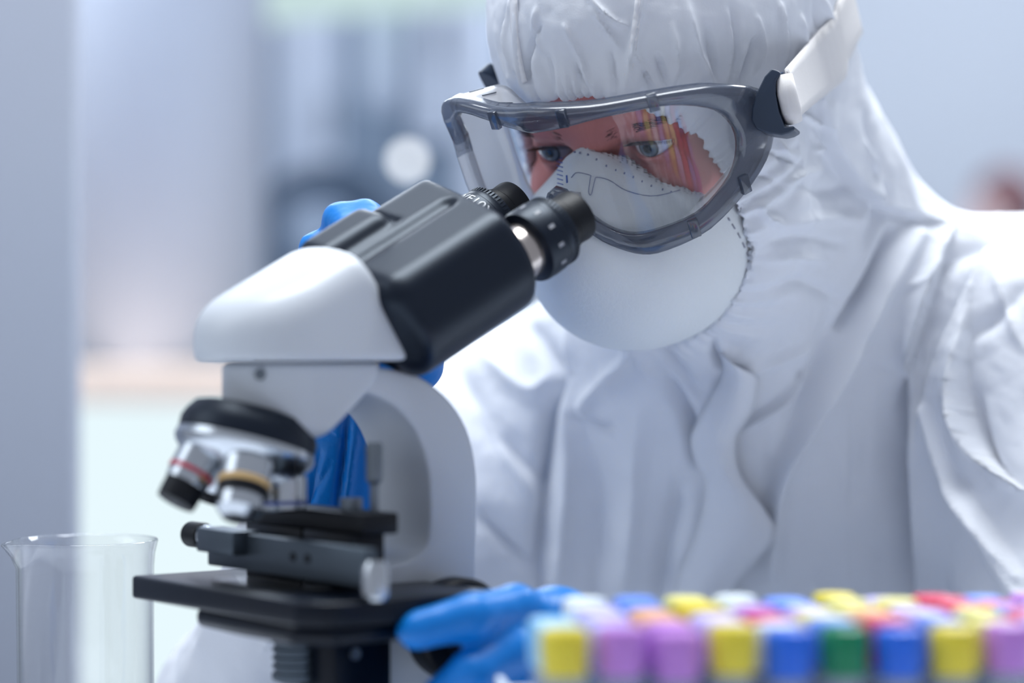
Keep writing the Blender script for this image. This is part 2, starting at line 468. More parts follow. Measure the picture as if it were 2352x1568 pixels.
# ------------------------------------------------------------------ far equipment
def far_box(name, x0, x1, y0, y1, d, depth, mat, parent, rnd=0.02):
    a, b = P(x0, y1, d), P(x1, y0, d)
    c = (a + b) / 2 + Y1 * depth / 2
    o = child(name, *box(c, X1, Y1, Z1, (b[0] - a[0]) / 2, depth / 2, (b[2] - a[2]) / 2), mat, parent)
    return bevel(o, rnd, 4)
cb_ = thing('storage_cabinet', 'tall slate-grey cabinet with pale doors, blurred behind the spot lamp', 'cabinet', (P(840, 0, 6.2)[0], 6.2, 0.0))
a, b = P(505, 0, 6.2), P(1190, 0, 6.2)
bevel(child('body', *box(((a[0] + b[0]) / 2, 6.4, 1.2), X1, Y1, Z1, (b[0] - a[0]) / 2, 0.2, 1.2), M_SLATE, cb_), 0.01, 2)
for xa_, xb_, z0_ in ((625, 775, 1.34), (1055, 1135, 0.9), (955, 1035, 1.55)):
    a, b = P(xa_, 0, 6.15), P(xb_, 0, 6.15)
    d_ = bevel(child('door', *box(((a[0] + b[0]) / 2, 6.18, (z0_ + 2.34) / 2), X1, Y1, Z1, (b[0] - a[0]) / 2, 0.018, (2.34 - z0_) / 2), M_CABW, cb_), 0.006, 2)
    child('handle', *tube([(b[0] - 0.02, 6.15, z0_ + 0.2), (b[0] - 0.02, 6.15, z0_ + 0.32)], 0.006, 10), M_STEEL, d_)
rt = thing('tube_lamp', 'long pale green strip light hanging across the far background above the equipment', 'lamp', P(850, 20, 4.3))
a, b = P(520, 10, 4.1), P(1240, -40, 4.5)
child('diffuser', *tube([a, b], [0.038, 0.038], 20), M_LAMP, rt)
child('housing', *tube([a + Z1 * 0.045, b + Z1 * 0.045], [0.03, 0.03], 12), M_GREYE, rt)
for q in (0.2, 0.8):
    p = a + (b - a) * q + Z1 * 0.06
    child('hanger', *tube([p, np.array([p[0], p[1], 2.7])], 0.004, 8), M_STEEL, rt)
vb = thing('hanging_canister', 'tall white canister hanging behind, beside the scientist\'s hood', 'canister', P(880, 260, 4.4))
c = P(882, 262, 4.4)
child('body', *lathe([(0, 0), (0.022, 0.004), (0.038, 0.022), (0.042, 0.06), (0.042, 0.22), (0.030, 0.25), (0.012, 0.27), (0, 0.27)], c, Z1, 32), M_CABW, vb)
child('hanger', *tube([c + Z1 * 0.265, np.array([c[0], c[1], 2.7])], 0.005, 8), M_STEEL, vb)
sp = thing('spot_lamp', 'small round glowing white lamp in the blurred background left of the goggles', 'lamp', P(936, 368, 4.6))
c = P(936, 368, 4.6)
child('bulb', *lathe([(0, -0.012), (0.012, -0.009), (0.017, 0), (0.016, 0.008), (0.012, 0.012)], c, -Y1, 28), M_SPOT, sp)
child('housing', *lathe([(0.014, -0.05), (0.019, -0.045), (0.020, -0.006), (0.017, -0.004), (0.017, -0.030), (0, -0.030)], c, -Y1, 28), M_GREYE, sp)
child('arm', *tube([c + Y1 * 0.05, c + Y1 * 0.06 - Z1 * 0.15, c + Y1 * 0.06 - Z1 * 1.2], 0.008, 10), M_GREYE, sp)
eq = thing('centrifuge', 'rounded slate-grey lab machine with a pale drum, blurred behind the microscope', 'machine', (P(740, 600, 4.6)[0], 4.6, 0.0))
def arch(x0, x1, y0, y1, d, depth, name, mat, parent):
    w = (x1 - x0) / 2.0; xc = (x0 + x1) / 2.0
    pts = [P(x0, y1, d), P(x0, y0 + w * 0.8, d)]
    pts += [P(xc - w * math.cos(t), y0 + w * 0.8 * (1 - math.sin(t)), d) for t in np.linspace(0.2, math.pi - 0.2, 14)]
    pts += [P(x1, y0 + w * 0.8, d), P(x1, y1, d)]
    return bevel(child(name, *prism(pts, Y1 * depth), mat, parent), 0.008, 2)
arch(592, 905, 372, 900, 4.5, 0.3, 'shell', M_DARKE, eq)
child('drum', *lathe([(0, 0.03), (0.055, 0.028), (0.062, 0.015), (0.062, -0.02), (0, -0.02)], P(735, 535, 4.48), -Y1, 40), M_GREYE, eq)
far_box('pedestal', 560, 900, 900, 2060, 4.5, 0.32, M_GREYE, eq)

# ------------------------------------------------------------------ the far person
def person_far():
    c = P(2296, 492, 6.3)
    sh = c + np.array([0.06, 0.03, -0.22]); hip = np.array([c[0] + 0.12, c[1] + 0.05, 0.62])
    def skin(X):
        f = s_ell(X, c, np.eye(3), (0.085, 0.07, 0.10))
        f = smin(f, s_ell(X, c + [-0.03, 0, -0.05], np.eye(3), (0.055, 0.055, 0.07)), 0.03)
        f = smin(f, s_cap(X, c + [-0.088, 0, -0.01], c + [-0.10, 0, -0.035], 0.008, 0.012), 0.012)
        f = smin(f, s_cap(X, c + [0.02, 0, -0.06], sh, 0.05, 0.06), 0.03)
        f = smin(f, s_cap(X, sh, hip, 0.11, 0.11), 0.06)
        for s in (-1, 1):
            a = sh + [0, 0.19 * s, -0.03]; e = a + [-0.08, 0.03 * s, -0.28]; w = e + [-0.22, -0.03 * s, 0.04]
            f = smin(f, s_cap(X, sh, a, 0.08, 0.06), 0.05); f = smin(f, s_cap(X, a, e, 0.055, 0.042), 0.02)
            f = smin(f, s_cap(X, e, w, 0.04, 0.03), 0.02); f = smin(f, s_ell(X, w + [-0.06, 0, 0], np.eye(3), (0.07, 0.04, 0.02)), 0.02)
            k = hip + [-0.38, 0.1 * s, -0.02]; an = np.array([k[0] + 0.02, k[1], 0.07])
            f = smin(f, s_cap(X, hip + [0, 0.08 * s, 0], k, 0.085, 0.06), 0.05); f = smin(f, s_cap(X, k, an, 0.055, 0.04), 0.02)
            f = smin(f, s_cap(X, an + [0, 0, -0.03], an + [-0.16, 0, -0.035], 0.04, 0.03), 0.03)
        return f
    lo = np.array([c[0] - 0.6, c[1] - 0.45, -0.02]); hi = np.array([c[0] + 0.4, c[1] + 0.55, c[2] + 0.16])
    g = [np.arange(lo[k], hi[k], 0.014) for k in range(3)]
    V, Q = nets(skin, *g); V = relax(V, Q, 2)
    root = mk('person', V, Q, M_SKIN2, None, label='person with dark reddish-brown hair, side view, blurred far behind the right shoulder', cat='person')
    def hair(X):
        f = s_ell(X, c + [0.018, 0, 0.018], np.eye(3), (0.092, 0.08, 0.105))
        cut = s_ell(X, c + [-0.085, 0, -0.06], np.eye(3), (0.11, 0.12, 0.105))
        return np.maximum(f, -cut)
    g = [np.arange(c[k] - 0.14, c[k] + 0.15, 0.008) for k in range(3)]
    V, Q = nets(hair, *g); child('hair', relax(V, Q, 2), Q, M_HAIR2, root)
    def coat(X):
        f = s_cap(X, sh, hip, 0.125, 0.135)
        for s in (-1, 1):
            a = sh + [0, 0.19 * s, -0.03]; e = a + [-0.08, 0.03 * s, -0.28]; w = e + [-0.18, -0.03 * s, 0.03]
            f = smin(f, s_cap(X, sh, a, 0.09, 0.072), 0.05); f = smin(f, s_cap(X, a, e, 0.068, 0.055), 0.02); f = smin(f, s_cap(X, e, w, 0.053, 0.045), 0.02)
            k = hip + [-0.3, 0.1 * s, -0.02]; f = smin(f, s_cap(X, hip, k, 0.11, 0.08), 0.05)
        return f
    g = [np.arange(lo[0], hi[0], 0.015), np.arange(lo[1], hi[1], 0.015), np.arange(0.4, sh[2] + 0.2, 0.015)]
    V, Q = nets(coat, *g); child('lab_coat', relax(V, Q, 2), Q, M_SUIT, root)
person_far()

# ------------------------------------------------------------------ bench
bt = thing('lab_bench', 'white laminate lab bench carrying the microscope, tubes and beaker', 'bench', (0.3, 1.15, 0))
bevel(child('worktop', *box((0.25, 0.98, BENCH - 0.015), X1, Y1, Z1, 0.9, 0.47, 0.015), M_BENCH, bt), 0.004)
for sx in (-0.58, 1.08):
    for sy in (0.56, 1.40):
        child('leg', *box((sx, sy, (BENCH - 0.03) / 2), X1, Y1, Z1, 0.025, 0.025, (BENCH - 0.03) / 2), M_STEEL, bt, False)

# ================================================================== THE SCIENTIST
YAW, PITCH = math.radians(33), math.radians(30)
f0 = np.array([-math.sin(YAW), -math.cos(YAW), 0.0])
HR = np.array([math.cos(YAW), -math.sin(YAW), 0.0])            # his left
HF = f0 * math.cos(PITCH) - Z1 * math.sin(PITCH)               # the way the face looks
HU = Z1 * math.cos(PITCH) + f0 * math.sin(PITCH)
E0 = (P(1487, 343, 1.318) + P(1257, 352, 1.352)) / 2           # between the eyes
R_HEAD = np.stack([HR, HF, HU])
def L2W(q): return E0 + np.asarray(q, float) @ R_HEAD
def W2L(X): return (np.asarray(X) - E0.astype(np.float32)) @ R_HEAD.T.astype(np.float32)
def Ls(x, y, z): return L2W((x, y, z))

SHL, SHR = P(2420, 835, 1.50), P(1190, 1065, 1.58)
ELL, ELR = P(2520, 1660, 1.36), P(568, 1630, 1.45)
WRL, CUR = P(1440, 1660, 1.215), P(700, 1225, 1.338)
OPC, OPR = np.array([0.0, -0.043]), np.array([0.0645, 0.0815])   # face opening of the hood (head x, z)

def suit_outer(X):
    f = s_ell(X, P(1545, 18, 1.415), R_HEAD, (0.098, 0.112, 0.115))
    f = smin(f, s_ell(X, Ls(0.0, -0.090, 0.040), R_HEAD, (0.084, 0.107, 0.100)), 0.02)
    f = smin(f, s_ell(X, Ls(0.004, -0.062, -0.06), R_HEAD, (0.080, 0.085, 0.088)), 0.04)
    f = smin(f, s_cap(X, P(1720, 230, 1.45), P(1925, 640, 1.53), 0.066, 0.074), 0.03)
    f = smin(f, s_cap(X, P(1640, 620, 1.46), P(1710, 960, 1.54), 0.072, 0.105), 0.04)
    f = smin(f, s_cap(X, P(1880, 790, 1.56), SHL, 0.085, 0.083), 0.04)
    f = smin(f, s_cap(X, P(1500, 850, 1.56), SHR, 0.080, 0.078), 0.04)
    f = smin(f, s_cap(X, P(1360, 1230, 1.60), P(2130, 1160, 1.58), 0.105, 0.118), 0.06)
    f = smin(f, s_cap(X, P(1390, 1700, 1.62), P(2060, 1700, 1.62), 0.125, 0.13), 0.08)
    f = smin(f, s_cap(X, SHR, ELR, 0.074, 0.054), 0.03)
    f = smin(f, s_cap(X, ELR, CUR, 0.0475, 0.0365), 0.02)
    f = smin(f, s_cap(X, SHL, ELL, 0.083, 0.062), 0.04)
    f = smin(f, s_cap(X, ELL, WRL, 0.058, 0.040), 0.02)
    return f
def opening(X):
    q = W2L(X)
    wx = OPR[0] + 0.0085 * np.clip((-0.035 - q[..., 2]) / 0.045, 0, 1)
    e = np.sqrt(((q[..., 0] - OPC[0]) / wx) ** 2 + ((q[..., 2] - OPC[1]) / OPR[1]) ** 2 + 1e-9)
    return np.maximum((e - 1) * 0.07, -0.045 - q[..., 1])
def suit(X):
    return smax(suit_outer(X), -opening(X), 0.004)

# ---- body: one continuous figure under the clothes
def body_sdf(X):
    q = W2L(X); I = np.eye(3)
    f = s_ell(q, (0, -0.095, 0.035), I, (0.074, 0.098, 0.088))
    f = smin(f, s_ell(q, (0, -0.057, -0.05), I, (0.060, 0.064, 0.074)), 0.025)
    f = smin(f, s_cap(q, (0, -0.012, -0.095), (0, -0.008, -0.112), 0.022, 0.016), 0.025)
    f = smin(f, s_cap(q, (0, -0.010, -0.068), (0, -0.006, -0.076), 0.018, 0.018), 0.02)
    for s in (-1, 1):
        f = smin(f, s_ell(q, (0.040 * s, -0.026, -0.032), I, (0.024, 0.024, 0.022)), 0.018)
        f = smin(f, s_ell(q, (0.074 * s, -0.085, -0.01), I, (0.010, 0.018, 0.030)), 0.008)
        f = smin(f, s_cap(q, (0.055 * s, -0.075, -0.065), (0.02 * s, -0.02, -0.105), 0.014, 0.014), 0.02)
        f = smax(f, -s_ell(q, (0.032 * s, 0.006, 0.000), I, (0.019, 0.014, 0.013)), 0.010)
        f = smin(f, s_cap(q, (0.010 * s, 0.000, 0.013), (0.030 * s, -0.002, 0.0175), 0.0085, 0.0085), 0.010)
        f = smin(f, s_cap(q, (0.030 * s, -0.002, 0.0175), (0.050 * s, -0.020, 0.013), 0.0085, 0.008), 0.008)
        f = smin(f, np.linalg.norm(q - np.array([0.0315 * s, -0.0125, 0], np.float32), axis=-1) - 0.0142, 0.004)
        f = smin(f, s_cap(q, (0.017 * s, -0.004, -0.022), (0.034 * s, -0.013, -0.022), 0.006, 0.007), 0.012)
    f = smin(f, s_cap(q, (0, 0.003, 0.012), (0, 0.024, -0.034), 0.0065, 0.0095), 0.010)
    for s in (-1, 1):
        f = smin(f, s_ell(q, (0.012 * s, 0.012, -0.038), I, (0.008, 0.010, 0.007)), 0.006)
        u = q[..., 0] - 0.0315 * s; w = q[..., 2]
        h = np.maximum(1 - (u / 0.0150) ** 2, -0.4)
        slit = np.where(w > 0, w - 0.0046 * h, -w - 0.0056 * h)
        cut = np.maximum(slit, -0.0095 - q[..., 1])
        f = smax(f, -cut, 0.0012)
    f = smin(f, s_cap(X, Ls(0, -0.09, -0.08), P(1720, 860, 1.56), 0.055, 0.065), 0.03)
    f = smin(f, s_cap(X, P(1860, 880, 1.57), SHL, 0.05, 0.06), 0.04)
    f = smin(f, s_cap(X, P(1540, 930, 1.57), SHR, 0.05, 0.06), 0.04)
    f = smin(f, s_cap(X, P(1440, 1240, 1.61), P(2060, 1180, 1.60), 0.085, 0.09), 0.06)
    f = smin(f, s_cap(X, P(1460, 1700, 1.63), P(2000, 1700, 1.63), 0.10, 0.10), 0.08)
    f = smin(f, s_cap(X, SHR, ELR, 0.054, 0.040), 0.03)
    f = smin(f, s_cap(X, ELR, CUR, 0.040, 0.028), 0.02)
    f = smin(f, s_cap(X, CUR, P(795, 1010, 1.315), 0.029, 0.024), 0.02)
    f = smin(f, s_cap(X, SHL, ELL, 0.060, 0.045), 0.04)
    f = smin(f, s_cap(X, ELL, WRL, 0.042, 0.030), 0.02)
    return f
xe = E0[0]
gx = axis_grid(-0.24, 0.46, xe - 0.062, xe + 0.062, 0.012, 0.0011)
gy = axis_grid(1.13, 1.90, 1.26, 1.375, 0.012, 0.0012)
gz = (axis_grid(0.742, 1.30, E0[2] - 0.045, E0[2] + 0.045, 0.011, 0.0011))
V, Q = nets(body_sdf, gx, gy, gz)
V = relax(V, Q, 1, 0.4)
scientist = mk('person', V, Q, M_SKIN, None, label='person in white coverall, goggles and respirator bending to the microscope eyepieces', cat='person')

# ---- eyes
def eye_mat():
    m = bpy.data.materials.new('eye_with_grey_blue_iris'); m.use_nodes = True
    nt = m.node_tree; b = nt.nodes['Principled BSDF']; b.inputs['Roughness'].default_value = 0.08
    b.inputs['Coat Weight'].default_value = 0.6
    tc = nt.nodes.new('ShaderNodeTexCoord'); sx = nt.nodes.new('ShaderNodeSeparateXYZ'); nt.links.new(tc.outputs['Object'], sx.inputs[0])
    cb = nt.nodes.new('ShaderNodeCombineXYZ'); nt.links.new(sx.outputs['X'], cb.inputs['X']); nt.links.new(sx.outputs['Z'], cb.inputs['Z'])
    ln = nt.nodes.new('ShaderNodeVectorMath'); ln.operation = 'LENGTH'; nt.links.new(cb.outputs[0], ln.inputs[0])
    mp = nt.nodes.new('ShaderNodeMath'); mp.operation = 'MULTIPLY'; mp.inputs[1].default_value = 1 / 0.012; nt.links.new(ln.outputs['Value'], mp.inputs[0])
    r = nt.nodes.new('ShaderNodeValToRGB'); nt.links.new(mp.outputs[0], r.inputs[0])
    e = r.color_ramp.elements
    e[0].position = 0.0; e[0].color = (0.004, 0.005, 0.008, 1)
    e[1].position = 1.0; e[1].color = lin(226, 228, 238)
    for pos, c in ((0.19, (0.004, 0.005, 0.008, 1)), (0.22, lin(74, 92, 112)), (0.36, lin(112, 130, 144)), (0.47, lin(40, 50, 62)), (0.52, lin(214, 216, 228))):
        n = e.new(pos); n.color = c
    nt.links.new(r.outputs[0], b.inputs['Base Color'])
    return m
M_EYE = eye_mat()
gaze = norm(HF + HR * 0.05 - HU * 0.02)
for s in (-1, 1):
    c = Ls(0.0315 * s, -0.0125, 0)
    V, Fc = lathe([(0, -0.012)] + [(0.012 * math.sin(t), -0.012 * math.cos(t)) for t in np.linspace(0.15, 2.55, 20)] + [(0.0055, 0.0111), (0.0035, 0.0121), (0.0015, 0.0126), (0, 0.0127)], (0, 0, 0), (0, 1, 0), 36)
    o = mk('eye', V, Fc, M_EYE, scientist)
    zz = norm(HU - gaze * np.dot(HU, gaze)); xx = np.cross(gaze, zz)
    m = Matrix(((xx[0], gaze[0], zz[0], c[0]), (xx[1], gaze[1], zz[1], c[1]), (xx[2], gaze[2], zz[2], c[2]), (0, 0, 0, 1)))
    o.matrix_world = m
# ---- eyebrows and lashes: fine hairs
def hairs(name, roots, mat, kind='stuff'):
    V, Fc = [], []
    for p, d, ln_, cu, r in roots:
        pts = [p, p + d * ln_ * 0.5 + cu * 0.3, p + d * ln_ + cu]
        v, f = tube(pts, [r, r * 0.7, r * 0.2], 4)
        Fc += [tuple(i + len(V) for i in q) for q in f]; V += v
    return child(name, V, Fc, mat, scientist, kind=kind)
def on_face(x, z, lift=0.0):
    ys = np.linspace(0.04, -0.10, 500)
    pts = np.array([L2W((x, y, z)) for y in ys])
    v = body_sdf(pts.astype(np.float32)); k = np.where(v < 0)[0]
    return L2W((x, ys[k[0]] + lift, z)) if len(k) else None
for s in (-1, 1):
    rts = []
    for k in range(420):
        t = RNG.rand(); x = (0.012 + 0.036 * t); z = 0.0100 + 0.0065 * math.sin(t * 2.3) + (RNG.rand() - 0.5) * 0.008 * (1 - 0.6 * t)
        p = on_face(x * s, z)
        if p is None: continue
        d = norm(HR * s * (1.0 + t) + HU * (0.55 - 0.8 * t) + HF * 0.12)
        rts.append((p - HF * 0.0005, d, 0.0045 + 0.0025 * RNG.rand(), np.zeros(3), 0.00009))
    hairs('eyebrow', rts, M_HAIR)
    rts = []
    for k in range(46):
        u = -0.0135 + 0.027 * k / 45.0
        h = 1 - (u / 0.015) ** 2
        yb = -0.0125 + math.sqrt(max(0.0142 ** 2 - u * u - (0.0046 * h) ** 2, 1e-6))
        rts.append((L2W((0.0315 * s + u, yb - 0.0004, 0.0046 * h)), norm(HF * 0.85 - HU * 0.25 + HR * u * 30), 0.006, HU * 0.0022, 0.00022))
    hairs('eyelashes', rts, M_HAIR)

# ---- coverall
gx = axis_grid(-0.27, 0.47, -0.02, 0.27, 0.0058, 0.0033)
gy = axis_grid(1.13, 1.90, 1.26, 1.55, 0.006, 0.0033)
gz = axis_grid(0.735, 1.305, 0.99, 1.31, 0.0055, 0.0033)
V, Q = nets(suit, gx, gy, gz)
V = relax(V, Q, 3)
V, Q = split_quads(V, Q); V = relax(V, Q, 2)
V0, N0 = V.copy(), vnormals(V, Q)

# folds of the cloth: ('ridge'|'groove'|'step', polyline in the photograph's frame, half width px, height mm)
FOLDS = [
    # hood
    ('ridge', [(1478, -20), (1462, 60), (1448, 130), (1440, 190)], 7, 2.4),
    ('ridge', [(1183, -20), (1188, 80), (1196, 150), (1205, 195)], 8, 2.1),
    ('groove', [(1240, 60), (1215, 120), (1208, 190)], 6, 2.4),
    ('groove', [(1320, 150), (1345, 205)], 5, 1.5), ('groove', [(1260, 130), (1275, 205)], 5, 1.5),
    ('ridge', [(1360, 20), (1395, 70), (1425, 110)], 6, 1.8),
    ('groove', [(1510, 130), (1530, 195)], 7, 2.7), ('groove', [(1475, 150), (1490, 200)], 6, 2.2),
    ('ridge', [(1575, 0), (1600, 110), (1640, 190)], 11, 2.7), ('groove', [(1625, 60), (1650, 185)], 9, 2.4),
    ('groove', [(1735, 90), (1700, 190)], 6, 2.7), ('ridge', [(1790, 10), (1798, 150)], 6, 3.0), ('groove', [(1806, 60), (1812, 150)], 5, 2.7),
    ('ridge', [(1838, 40), (1845, 125)], 6, 2.4), ('ridge', [(1885, -10), (1912, 60)], 6, 1.8), ('groove', [(1870, -10), (1880, 70)], 6, 1.8),
    ('groove', [(1160, 20), (1150, 110), (1165, 170)], 5, 2.2), ('ridge', [(1170, 0), (1165, 80), (1180, 160)], 5, 2.2),
    ('ridge', [(1235, 20), (1228, 70), (1245, 120)], 6, 1.6), ('ridge', [(1300, 60), (1330, 130), (1352, 195)], 6, 1.6), ('groove', [(1405, 120), (1418, 195)], 6, 1.6),
    ('ridge', [(1350, -10), (1400, 40), (1440, 60)], 6, 1.8), ('ridge', [(1455, 120), (1500, 190)], 6, 2.0), ('ridge', [(1545, 60), (1555, 150), (1545, 195)], 7, 1.6),
    ('groove', [(1680, 20), (1690, 100), (1680, 185)], 7, 1.8), ('ridge', [(1668, 30), (1676, 120), (1665, 185)], 6, 1.6), ('ridge', [(1740, 40), (1752, 110), (1735, 170)], 6, 1.8),
    # side of the hood, right of the goggles
    ('ridge', [(1855, 265), (1905, 295)], 5, 3.0), ('step', [(1890, 235), (1915, 330), (1960, 410), (2030, 470), (2120, 500)], 26, -4.5),
    ('ridge', [(1880, 345), (1912, 338)], 5, 1.9), ('groove', [(1770, 350), (1800, 362), (1828, 375)], 5, 3.0),
    ('groove', [(1750, 405), (1775, 412)], 5, 1.9), ('ridge', [(1785, 310), (1800, 350), (1826, 352)], 6, 2.2),
    ('ridge', [(1745, 470), (1765, 500), (1800, 515)], 10, 2.7), ('groove', [(1850, 430), (1900, 440), (1985, 430)], 13, 2.4),
    ('ridge', [(1800, 520), (1900, 500), (1985, 505)], 15, 2.2), ('groove', [(2015, 400), (2040, 470), (1990, 560)], 15, 3.2),
    ('groove', [(1985, 250), (2010, 330), (2035, 400)], 11, 2.4), ('ridge', [(2050, 300), (2080, 400), (2100, 470)], 10, 1.9),
    ('ridge', [(1880, 300), (1895, 350), (1880, 400)], 7, 1.8), ('ridge', [(1800, 420), (1850, 400), (1900, 385)], 8, 1.8), ('groove', [(1780, 560), (1850, 545), (1930, 560)], 12, 2.2),
    ('ridge', [(1770, 600), (1830, 590), (1900, 600)], 10, 1.8), ('ridge', [(1990, 330), (2020, 420), (2000, 500)], 8, 2.0), ('groove', [(1790, 660), (1850, 650), (1930, 690)], 14, 2.4),
    # neck and chest
    ('groove', [(2060, 530), (2000, 640), (1938, 752)], 10, 9.0), ('ridge', [(2110, 540), (2045, 640), (1975, 760), (1850, 980), (1790, 1120), (1772, 1330)], 20, 7.5),
    ('groove', [(1915, 720), (1880, 850), (1800, 1020)], 22, 6.0),
    ('ridge', [(1865, 845), (1820, 900), (1740, 960), (1700, 985)], 9, 4.5), ('groove', [(1868, 845), (1835, 870)], 9, 4.0),
    ('ridge', [(1650, 790), (1690, 850), (1780, 830), (1865, 800)], 18, 3.0), ('groove', [(1640, 790), (1652, 830), (1700, 845)], 9, 4.5),
    ('step', [(2175, 575), (2130, 700), (2080, 862)], 20, 10.0), ('step', [(2250, 590), (2205, 700), (2150, 850), (2120, 960)], 20, -10.0),
    ('step', [(2080, 862), (2090, 1000), (2106, 1360)], 26, -11.0), ('ridge', [(2130, 940), (2180, 1060), (2260, 1210), (2340, 1330)], 12, 6.0),
    ('step', [(2225, 760), (2215, 900), (2250, 1030), (2330, 1110), (2400, 1150)], 20, 11.0), ('groove', [(2235, 900), (2255, 1040), (2300, 1110)], 12, 5.0),
    ('ridge', [(2280, 620), (2330, 760), (2352, 800)], 10, 2.4), ('groove', [(2225, 775), (2300, 720), (2352, 660)], 18, 3.0),
    ('groove', [(2130, 620), (2230, 560), (2352, 545)], 18, 3.0), ('ridge', [(2060, 660), (2160, 650)], 8, 1.5),
    ('ridge', [(2210, 1130), (2290, 1290), (2352, 1400)], 18, 5.0),
    # right shoulder side of the picture's left
    ('groove', [(1230, 760), (1290, 860), (1260, 960), (1248, 1150), (1240, 1380)], 16, 9.0),
    ('ridge', [(1330, 700), (1310, 800), (1300, 900)], 16, 3.0), ('ridge', [(1400, 900), (1455, 800), (1490, 850)], 16, 4.0),
    ('ridge', [(1360, 975), (1345, 930), (1440, 830)], 14, 4.0), ('groove', [(1320, 960), (1400, 985), (1410, 1000)], 11, 3.5),
    ('groove', [(1520, 870), (1580, 960), (1600, 1060)], 16, 6.0), ('groove', [(1480, 780), (1540, 840), (1600, 900)], 16, 5.0),
    ('groove', [(1350, 1000), (1380, 1150), (1370, 1380)], 30, 4.0), ('ridge', [(1290, 900), (1300, 1100), (1270, 1380)], 22, 4.0),
    ('ridge', [(1470, 950), (1460, 1150), (1430, 1370)], 26, 4.0), ('groove', [(1560, 1120), (1530, 1260), (1520, 1370)], 22, 5.0),
    ('ridge', [(1120, 820), (1180, 880), (1230, 900), (1280, 850)], 20, 4.0), ('groove', [(1060, 860), (1120, 980), (1180, 1040), (1240, 1090)], 24, 5.0),
    ('ridge', [(1090, 930), (1180, 1070), (1230, 1150)], 16, 4.0), ('groove', [(1110, 1180), (1180, 1250), (1230, 1290)], 18, 4.0),
    ('ridge', [(1660, 1290), (1580, 1370), (1540, 1400)], 22, 4.0),
    # right sleeve, below the stage
    ('ridge', [(480, 1430), (440, 1500), (420, 1570)], 16, 1.5), ('groove', [(560, 1440), (620, 1445), (690, 1440)], 9, 2.0),
    ('ridge', [(640, 1450), (700, 1530), (740, 1580)], 10, 1.6), ('ridge', [(625, 1450), (600, 1500)], 7, 1.0),
    ('groove', [(640, 1470), (690, 1560)], 9, 1.4),
]
def crumple(V, N, folds, gain=1.0):
    uv = proj(V); view = V - np.array([0, 0, HC]); view /= np.linalg.norm(view, axis=1, keepdims=True)
    w = np.clip(-(N * view).sum(1) * 2.2, 0, 1)
    D = np.zeros(len(V))
    for kind_, pts, wd_, hmm in folds:
        p = np.array(pts, float); lo = p.min(0) - 5 * wd_; hi = p.max(0) + 5 * wd_
        m = np.where((uv > lo).all(1) & (uv < hi).all(1))[0]
        if not len(m): continue
        ps = spline(pts, max(4 * len(pts), 8)) if len(pts) > 2 else p
        d, sd, t = stroke_dist(uv[m], ps)
        env = np.sin(np.pi * np.clip(t * 0.86 + 0.07, 0, 1)) ** 0.6
        if kind_ == 'ridge': g = np.exp(-(d / wd_) ** 1.6)
        elif kind_ == 'groove': g = -np.exp(-(d / wd_) ** 1.6)
        else: g = np.where(sd > 0, np.exp(-d / (wd_ * 1.6)), -np.exp(-d / (wd_ * 1.6)) * 0.4) * np.tanh(d / (wd_ * 0.13)) * 1.35
        D[m] += env * g * hmm * 0.001 * gain
    return V + N * (D * w)[:, None]
V = crumple(V, N0, FOLDS, 1.9)
# soft crumpling everywhere and gathers along the elastic of the hood
q = W2L(V0)
e = np.sqrt(((q[:, 0] - OPC[0]) / OPR[0]) ** 2 + ((q[:, 2] - OPC[1]) / OPR[1]) ** 2)
an = np.arctan2(q[:, 2] - OPC[1], q[:, 0] - OPC[0])
gath = np.exp(-((e - 1.0) / 0.16) ** 2) * (q[:, 1] > -0.05)
gath2 = np.exp(-((e - 1.15) / 0.3) ** 2) * (q[:, 1] > -0.07)
V = V + N0 * (0.0010 * gath * np.sin(an * 95 + 2 * np.sin(an * 17)) + 0.0013 * gath2 * np.sin(an * 31 + 3 * np.sin(an * 7)))[:, None]
def fnoise(X, sc, seed):
    r = np.random.RandomState(seed); out = np.zeros(len(X))
    for k in range(10):
        kv = r.normal(size=3) * sc; out += np.abs(np.sin(X @ kv + r.rand() * 6.28 + 1.5 * np.sin(X @ (r.normal(size=3) * sc * 0.6))))
    return out / 10 - 0.64
V = V + N0 * (0.008 * fnoise(V0, 28, 3) + 0.0036 * fnoise(V0, 75, 8) + 0.0012 * fnoise(V0, 190, 11))[:, None] * np.clip((1.5 - gath), 0, 1)[:, None] * 0.8
coverall = child('coverall', V, Q, M_SUIT, scientist)

# ---- zip flap: a wavy free-standing ribbon down the chest
def ribbon(left, right, d_of, n=60, m=8, bulge=0.012, thick=0.0012):
    A, B = spline(left, n), spline(right, n); V, Fc = [], []
    for i in range(n):
        for j in range(m + 1):
            u = j / m; p = A[i] * (1 - u) + B[i] * u
            V.append((p[0], p[1], math.sin(math.pi * u) * bulge, u, i / (n - 1.0)))
    V = np.array(V); W = np.zeros((len(V), 3))
    for k, (x, y, b, u, t) in enumerate(V):
        h = hit(x, y, suit_outer); W[k] = P(x, y, h[1] - d_of(u, t) - b)
    for i in range(n - 1):
        for j in range(m):
            a = i * (m + 1) + j; Fc.append((a, a + 1, a + m + 2, a + m + 1))
    return W, Fc
W, Fc = ribbon([(1655, 812), (1660, 860), (1625, 930), (1590, 1000), (1598, 1060), (1620, 1120), (1600, 1220), (1560, 1320), (1530, 1420)],
               [(1700, 850), (1738, 870), (1728, 940), (1690, 1010), (1700, 1090), (1755, 1170), (1778, 1235), (1700, 1330), (1650, 1420)],
               lambda u, t: 0.004 + 0.010 * u)
o = child('zip_flap', W, Fc, M_SUIT, coverall); md = o.modifiers.new('thick', 'SOLIDIFY'); md.thickness = 0.0012; md.offset = 0
